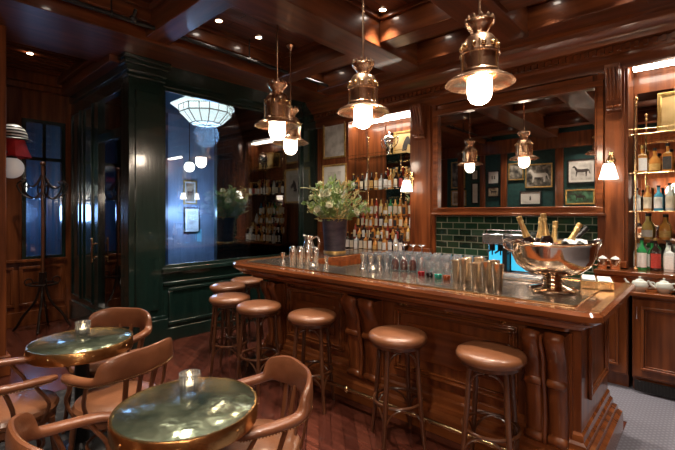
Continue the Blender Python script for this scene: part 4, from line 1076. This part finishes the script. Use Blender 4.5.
# espresso machine
t = thing('espresso_machine', 'chrome two group coffee machine glowing blue on the back counter', 'coffee machine', (-1.64,4.66,.8955)); t.scale = (.84,1,.95)
MB().box(-.28,.28,-.06,.20,.0,.44).box(-.28,.28,-.20,.20,.0,.06).build('body', STEEL, t, bevel=.01)
MB().box(-.29,-.01,-.20,.21,.38,.50).box(.01,.29,-.20,.21,.38,.50).build('top_housing', STEEL, t, bevel=.012)
for bb in ((-.26,-.035,-.066,-.061,.08,.36),(.035,.26,-.066,-.061,.08,.36),(-.26,-.02,-.205,-.20,.015,.05),(.02,.26,-.205,-.20,.015,.05)): MB().box(*bb).build('blue_light_panel', BLUEGLOW, t, smooth=False)
for x in (-.19,-.08,.08,.19):
    MB().lathe([(0,.30),(.03,.30),(.036,.31),(.036,.38),(0,.38)], 16, (x,-.12,0)).tube([(x,-.12,.32),(x,-.22,.30),(x,-.27,.29)], .011, n=8).tube([(x,-.12,.30),(x,-.12,.25)], .009, n=6).build('group_head', BLACK, t)
MB().box(-.03,.03,-.19,-.10,.06,.34).build('centre_column', BLACK, t, bevel=.004)
rk = MB()
for x in (-.25,0,.25): rk.tube([(x,-.15,.50),(x,-.15,.545)], .006, n=6)
rk.tube([(-.25,-.15,.545),(.25,-.15,.545)], .006, n=6); rk.build('cup_rail', CHROME, t)
# clear carafes / glasses on the back counter
for i in range(9):
    c = c0.copy(); col.objects.link(c); c.location = (-2.62+i*.085,4.62,.8955); c['label'] = 'clear tumbler standing before the green tiles, %s from left' % ORD[i]; c['group'] = 'clear tumblers before the tiles'; c.scale = (1.1,1.1,1.3)
# trophy
t = thing('trophy_cup', 'silver two handled trophy cup with lid on the top shelf of the left bay', 'trophy', (-3.52,5.0,2.4505))
MB().lathe([(0,0),(.06,0),(.06,.015),(.03,.03),(.015,.05),(.022,.075),(.015,.09),(.04,.12),(.08,.17),(.09,.22),(.088,.25),(.095,.255),(0,.256)], 28).build('cup', SILVER, t)
MB().lathe([(.088,.256),(.07,.285),(.03,.305),(.01,.315),(.016,.335),(.008,.355),(0,.36)], 24).build('lid', SILVER, t)
for s in (-1,1): MB().tube(smoothpath([(s*.08,0,.24),(s*.14,0,.27),(s*.15,0,.20),(s*.10,0,.13),(s*.055,0,.13)],6), .008, n=8).build('handle', SILVER, t)

# ================================================================ FLOWERS
VX, VY = -3.72, 4.02
t = thing('flower_pot', 'tall dark metallic pot holding the big bouquet at the bar left end', 'pot', (VX,VY,TZ))
MB().lathe([(0,0),(.135,0),(.14,.01),(.145,.10),(.170,.44),(.176,.455),(.170,.46),(.160,.45),(.135,.1),(0,.1)], 36).build('body', VASE, t)
MB().ring((0,0,.455), .174, .008, 36, 6).build('rim', GILT, t); MB().lathe([(.136,0),(.152,.0),(.152,.02),(.141,.024)],36).build('base_band', GILT, t)
fl = thing('flower_arrangement', 'loose green and cream bouquet standing in the tall dark pot', 'flowers', (VX,VY,TZ+.42)); fl.scale = (1.12,1.12,1.12)
LEAFM = noisy('leaf_green', (.12,.24,.07), (.34,.46,.17), .5, 0, (9,9,9), 4); LEAF2 = noisy('sage_leaf', (.28,.38,.26), (.50,.57,.40), .6, 0, (9,9,9), 4); LEAF3 = noisy('dried_grass', (.42,.34,.14), (.66,.56,.28), .6, 0, (9,9,9), 4)
PET = noisy('cream_petal', (.62,.62,.42), (.80,.78,.62), .6, 0, (20,20,20), 3); PET2 = noisy('lime_bloom', (.30,.45,.10), (.50,.60,.22), .6, 0, (20,20,20), 3)
rnd = random.Random(5)
def leaf(b, c, d, L, w_):
    d = d.normalized(); s = d.cross(Vector((rnd.uniform(-1,1),rnd.uniform(-1,1),rnd.uniform(-1,1)))).normalized(); u = s.cross(d)
    vs = [c, c+d*L*.35+s*w_+u*.006, c+d*L*.75+s*w_*.7, c+d*L, c+d*L*.75-s*w_*.7, c+d*L*.35-s*w_+u*.006, c+d*L*.5-u*.012]
    b.add(vs, [(0,1,6),(1,2,6),(2,3,6),(3,4,6),(4,5,6),(5,0,6)])
stems = MB(); L1 = MB(); L2 = MB(); L3 = MB(); tips = []
for i in range(130):
    a = rnd.uniform(0,2*PI); el = rnd.uniform(.05,1.45); R = rnd.uniform(.24,.40)
    d = Vector((math.cos(a)*math.cos(el), math.sin(a)*math.cos(el), math.sin(el)*1.0+.12))
    tip = Vector((d.x*R*1.02, d.y*R*1.02, .05+d.z*R*1.05)); base = Vector((d.x*.08,d.y*.08,-.05))
    mid = base.lerp(tip,.5)+Vector((0,0,.05))
    pts = bez(base,mid,tip,5); stems.tube(pts, .003, n=4); tips.append(tip)
    tgt = (L1,L1,L2,L3)[rnd.randrange(4)]
    for k in range(13):
        q = pts[rnd.randrange(1,6)]; dd = (tip-base).normalized()+Vector((rnd.uniform(-1,1),rnd.uniform(-1,1),rnd.uniform(-.7,.9)))
        leaf(tgt, q+Vector((rnd.uniform(-.02,.02),)*3), dd, rnd.uniform(.04,.085), rnd.uniform(.006,.015))
for i in range(16):
    a = PI*.75+rnd.uniform(-1.1,1.1) if i < 9 else rnd.uniform(0,6.28); Lh = rnd.uniform(.42,.60)
    tip = Vector((math.cos(a)*Lh*.75, math.sin(a)*Lh*.75, rnd.uniform(.15,.50))); base = Vector((0,0,0)); pts = bez(base, Vector((tip.x*.4,tip.y*.4,tip.z*1.1)), tip, 8); L3.tube(pts, .0025, n=4)
    for k in range(5): leaf(L3, pts[4+k//2], tip+Vector((rnd.uniform(-.3,.3),)*3), .05, .004)
tag(stems.build('stems', LEAFM, fl, smooth=False), kind='stuff'); tag(L1.build('foliage', LEAFM, fl, smooth=False), kind='stuff'); tag(L2.build('foliage', LEAF2, fl, smooth=False), kind='stuff'); tag(L3.build('dried_grass', LEAF3, fl, smooth=False), kind='stuff')
def bloom(m, s):
    b = MB()
    for ring_ in range(3):
        for k in range(7):
            a = 2*PI*k/7+ring_*.4; e = .3+ring_*.45
            d = Vector((math.cos(a)*math.cos(e),math.sin(a)*math.cos(e),math.sin(e))); sd = Vector((-math.sin(a),math.cos(a),0))
            b.add([Vector((0,0,0)), d*s*.6+sd*s*.35, d*s*1.0, d*s*.6-sd*s*.35, d*s*.6+Vector((0,0,-.004))], [(0,1,4),(1,2,4),(2,3,4),(3,0,4)])
    b.sphere((0,0,s*.35), s*.3, 8, 6); return b
bp = [bloom(PET,.058).build('flower', PET, fl, smooth=False), bloom(PET2,.045).build('flower', PET2, fl, smooth=False)]
for i in range(34):
    o = bp[i%2]
    if i > 1: o = o.copy(); col.objects.link(o)
    tp_ = tips[i*3]*1.0; o.location = tp_*rnd.uniform(.85,1.02); d = tp_.normalized(); o.rotation_euler = d.to_track_quat('Z','Y').to_euler()

# ================================================================ PIPE
t = thing('ceiling_pipe', 'black metal pipe running under the ceiling along the broad soffit', 'pipe', (-4.22,0,3.50))
MB().tube([(0,-.9,0),(0,4.7,0)], .022, n=10).build('tube', BLACK, t)
for y in (.9,1.42,3.0): MB().tube([(0,y,0),(0,y,.25)], .008, n=6).ring((0,0,0), .03, .008, 12, 6, M=Matrix.Translation((0,y,0))@Matrix.Rotation(PI/2,4,'X')).build('hanger', BLACK, t)
MB().sphere((0,1.62,.02), .04, 12, 8).tube([(0,1.62,.02),(.06,1.62,.10)], .016, n=8).build('joint', BLACK, t)

# ================================================================ ADDED POINT LIGHTS AND FILL SCONCES
def point(loc, e, c, s=.08, name='blue_fill'):
    L = bpy.data.lights.new(name,'POINT'); L.energy = e; L.color = c; L.shadow_soft_size = s
    o = bpy.data.objects.new(name, L); col.objects.link(o); o.location = loc
point((-7.5,4.05,1.6), 34, (.45,.62,1), .15)
point((-5.95,3.42,2.85), 14, (.35,.6,1), .2)
point((-7.0,2.9,2.0), 14, (.45,.7,1), .15)  # added blue fill for the navy room, no fixture here
point((-8.0,1.45,1.6), 30, (.35,.55,1), .15)  # added blue fill outside the far window
for i, (x, lb) in enumerate(((-.55,'nearest the camera'),(.75,'in the middle'),(2.0,'farthest right'))):  # sconces added out of view to fill the bar front with light
    o = copy_tree(s1); o.location = (x,-.97,2.05); o.rotation_euler = (0,0,PI); tag(o, 'added fill sconce behind the viewer, '+lb, 'lamp', 'added fill sconces on the wall behind the viewer')
    L = bpy.data.lights.new('front_fill','POINT'); L.energy = 30; L.color = (1,.84,.68); L.shadow_soft_size = .15
    q = bpy.data.objects.new('front_fill', L); col.objects.link(q); q.parent = o; q.location = (0,-.26,.02)
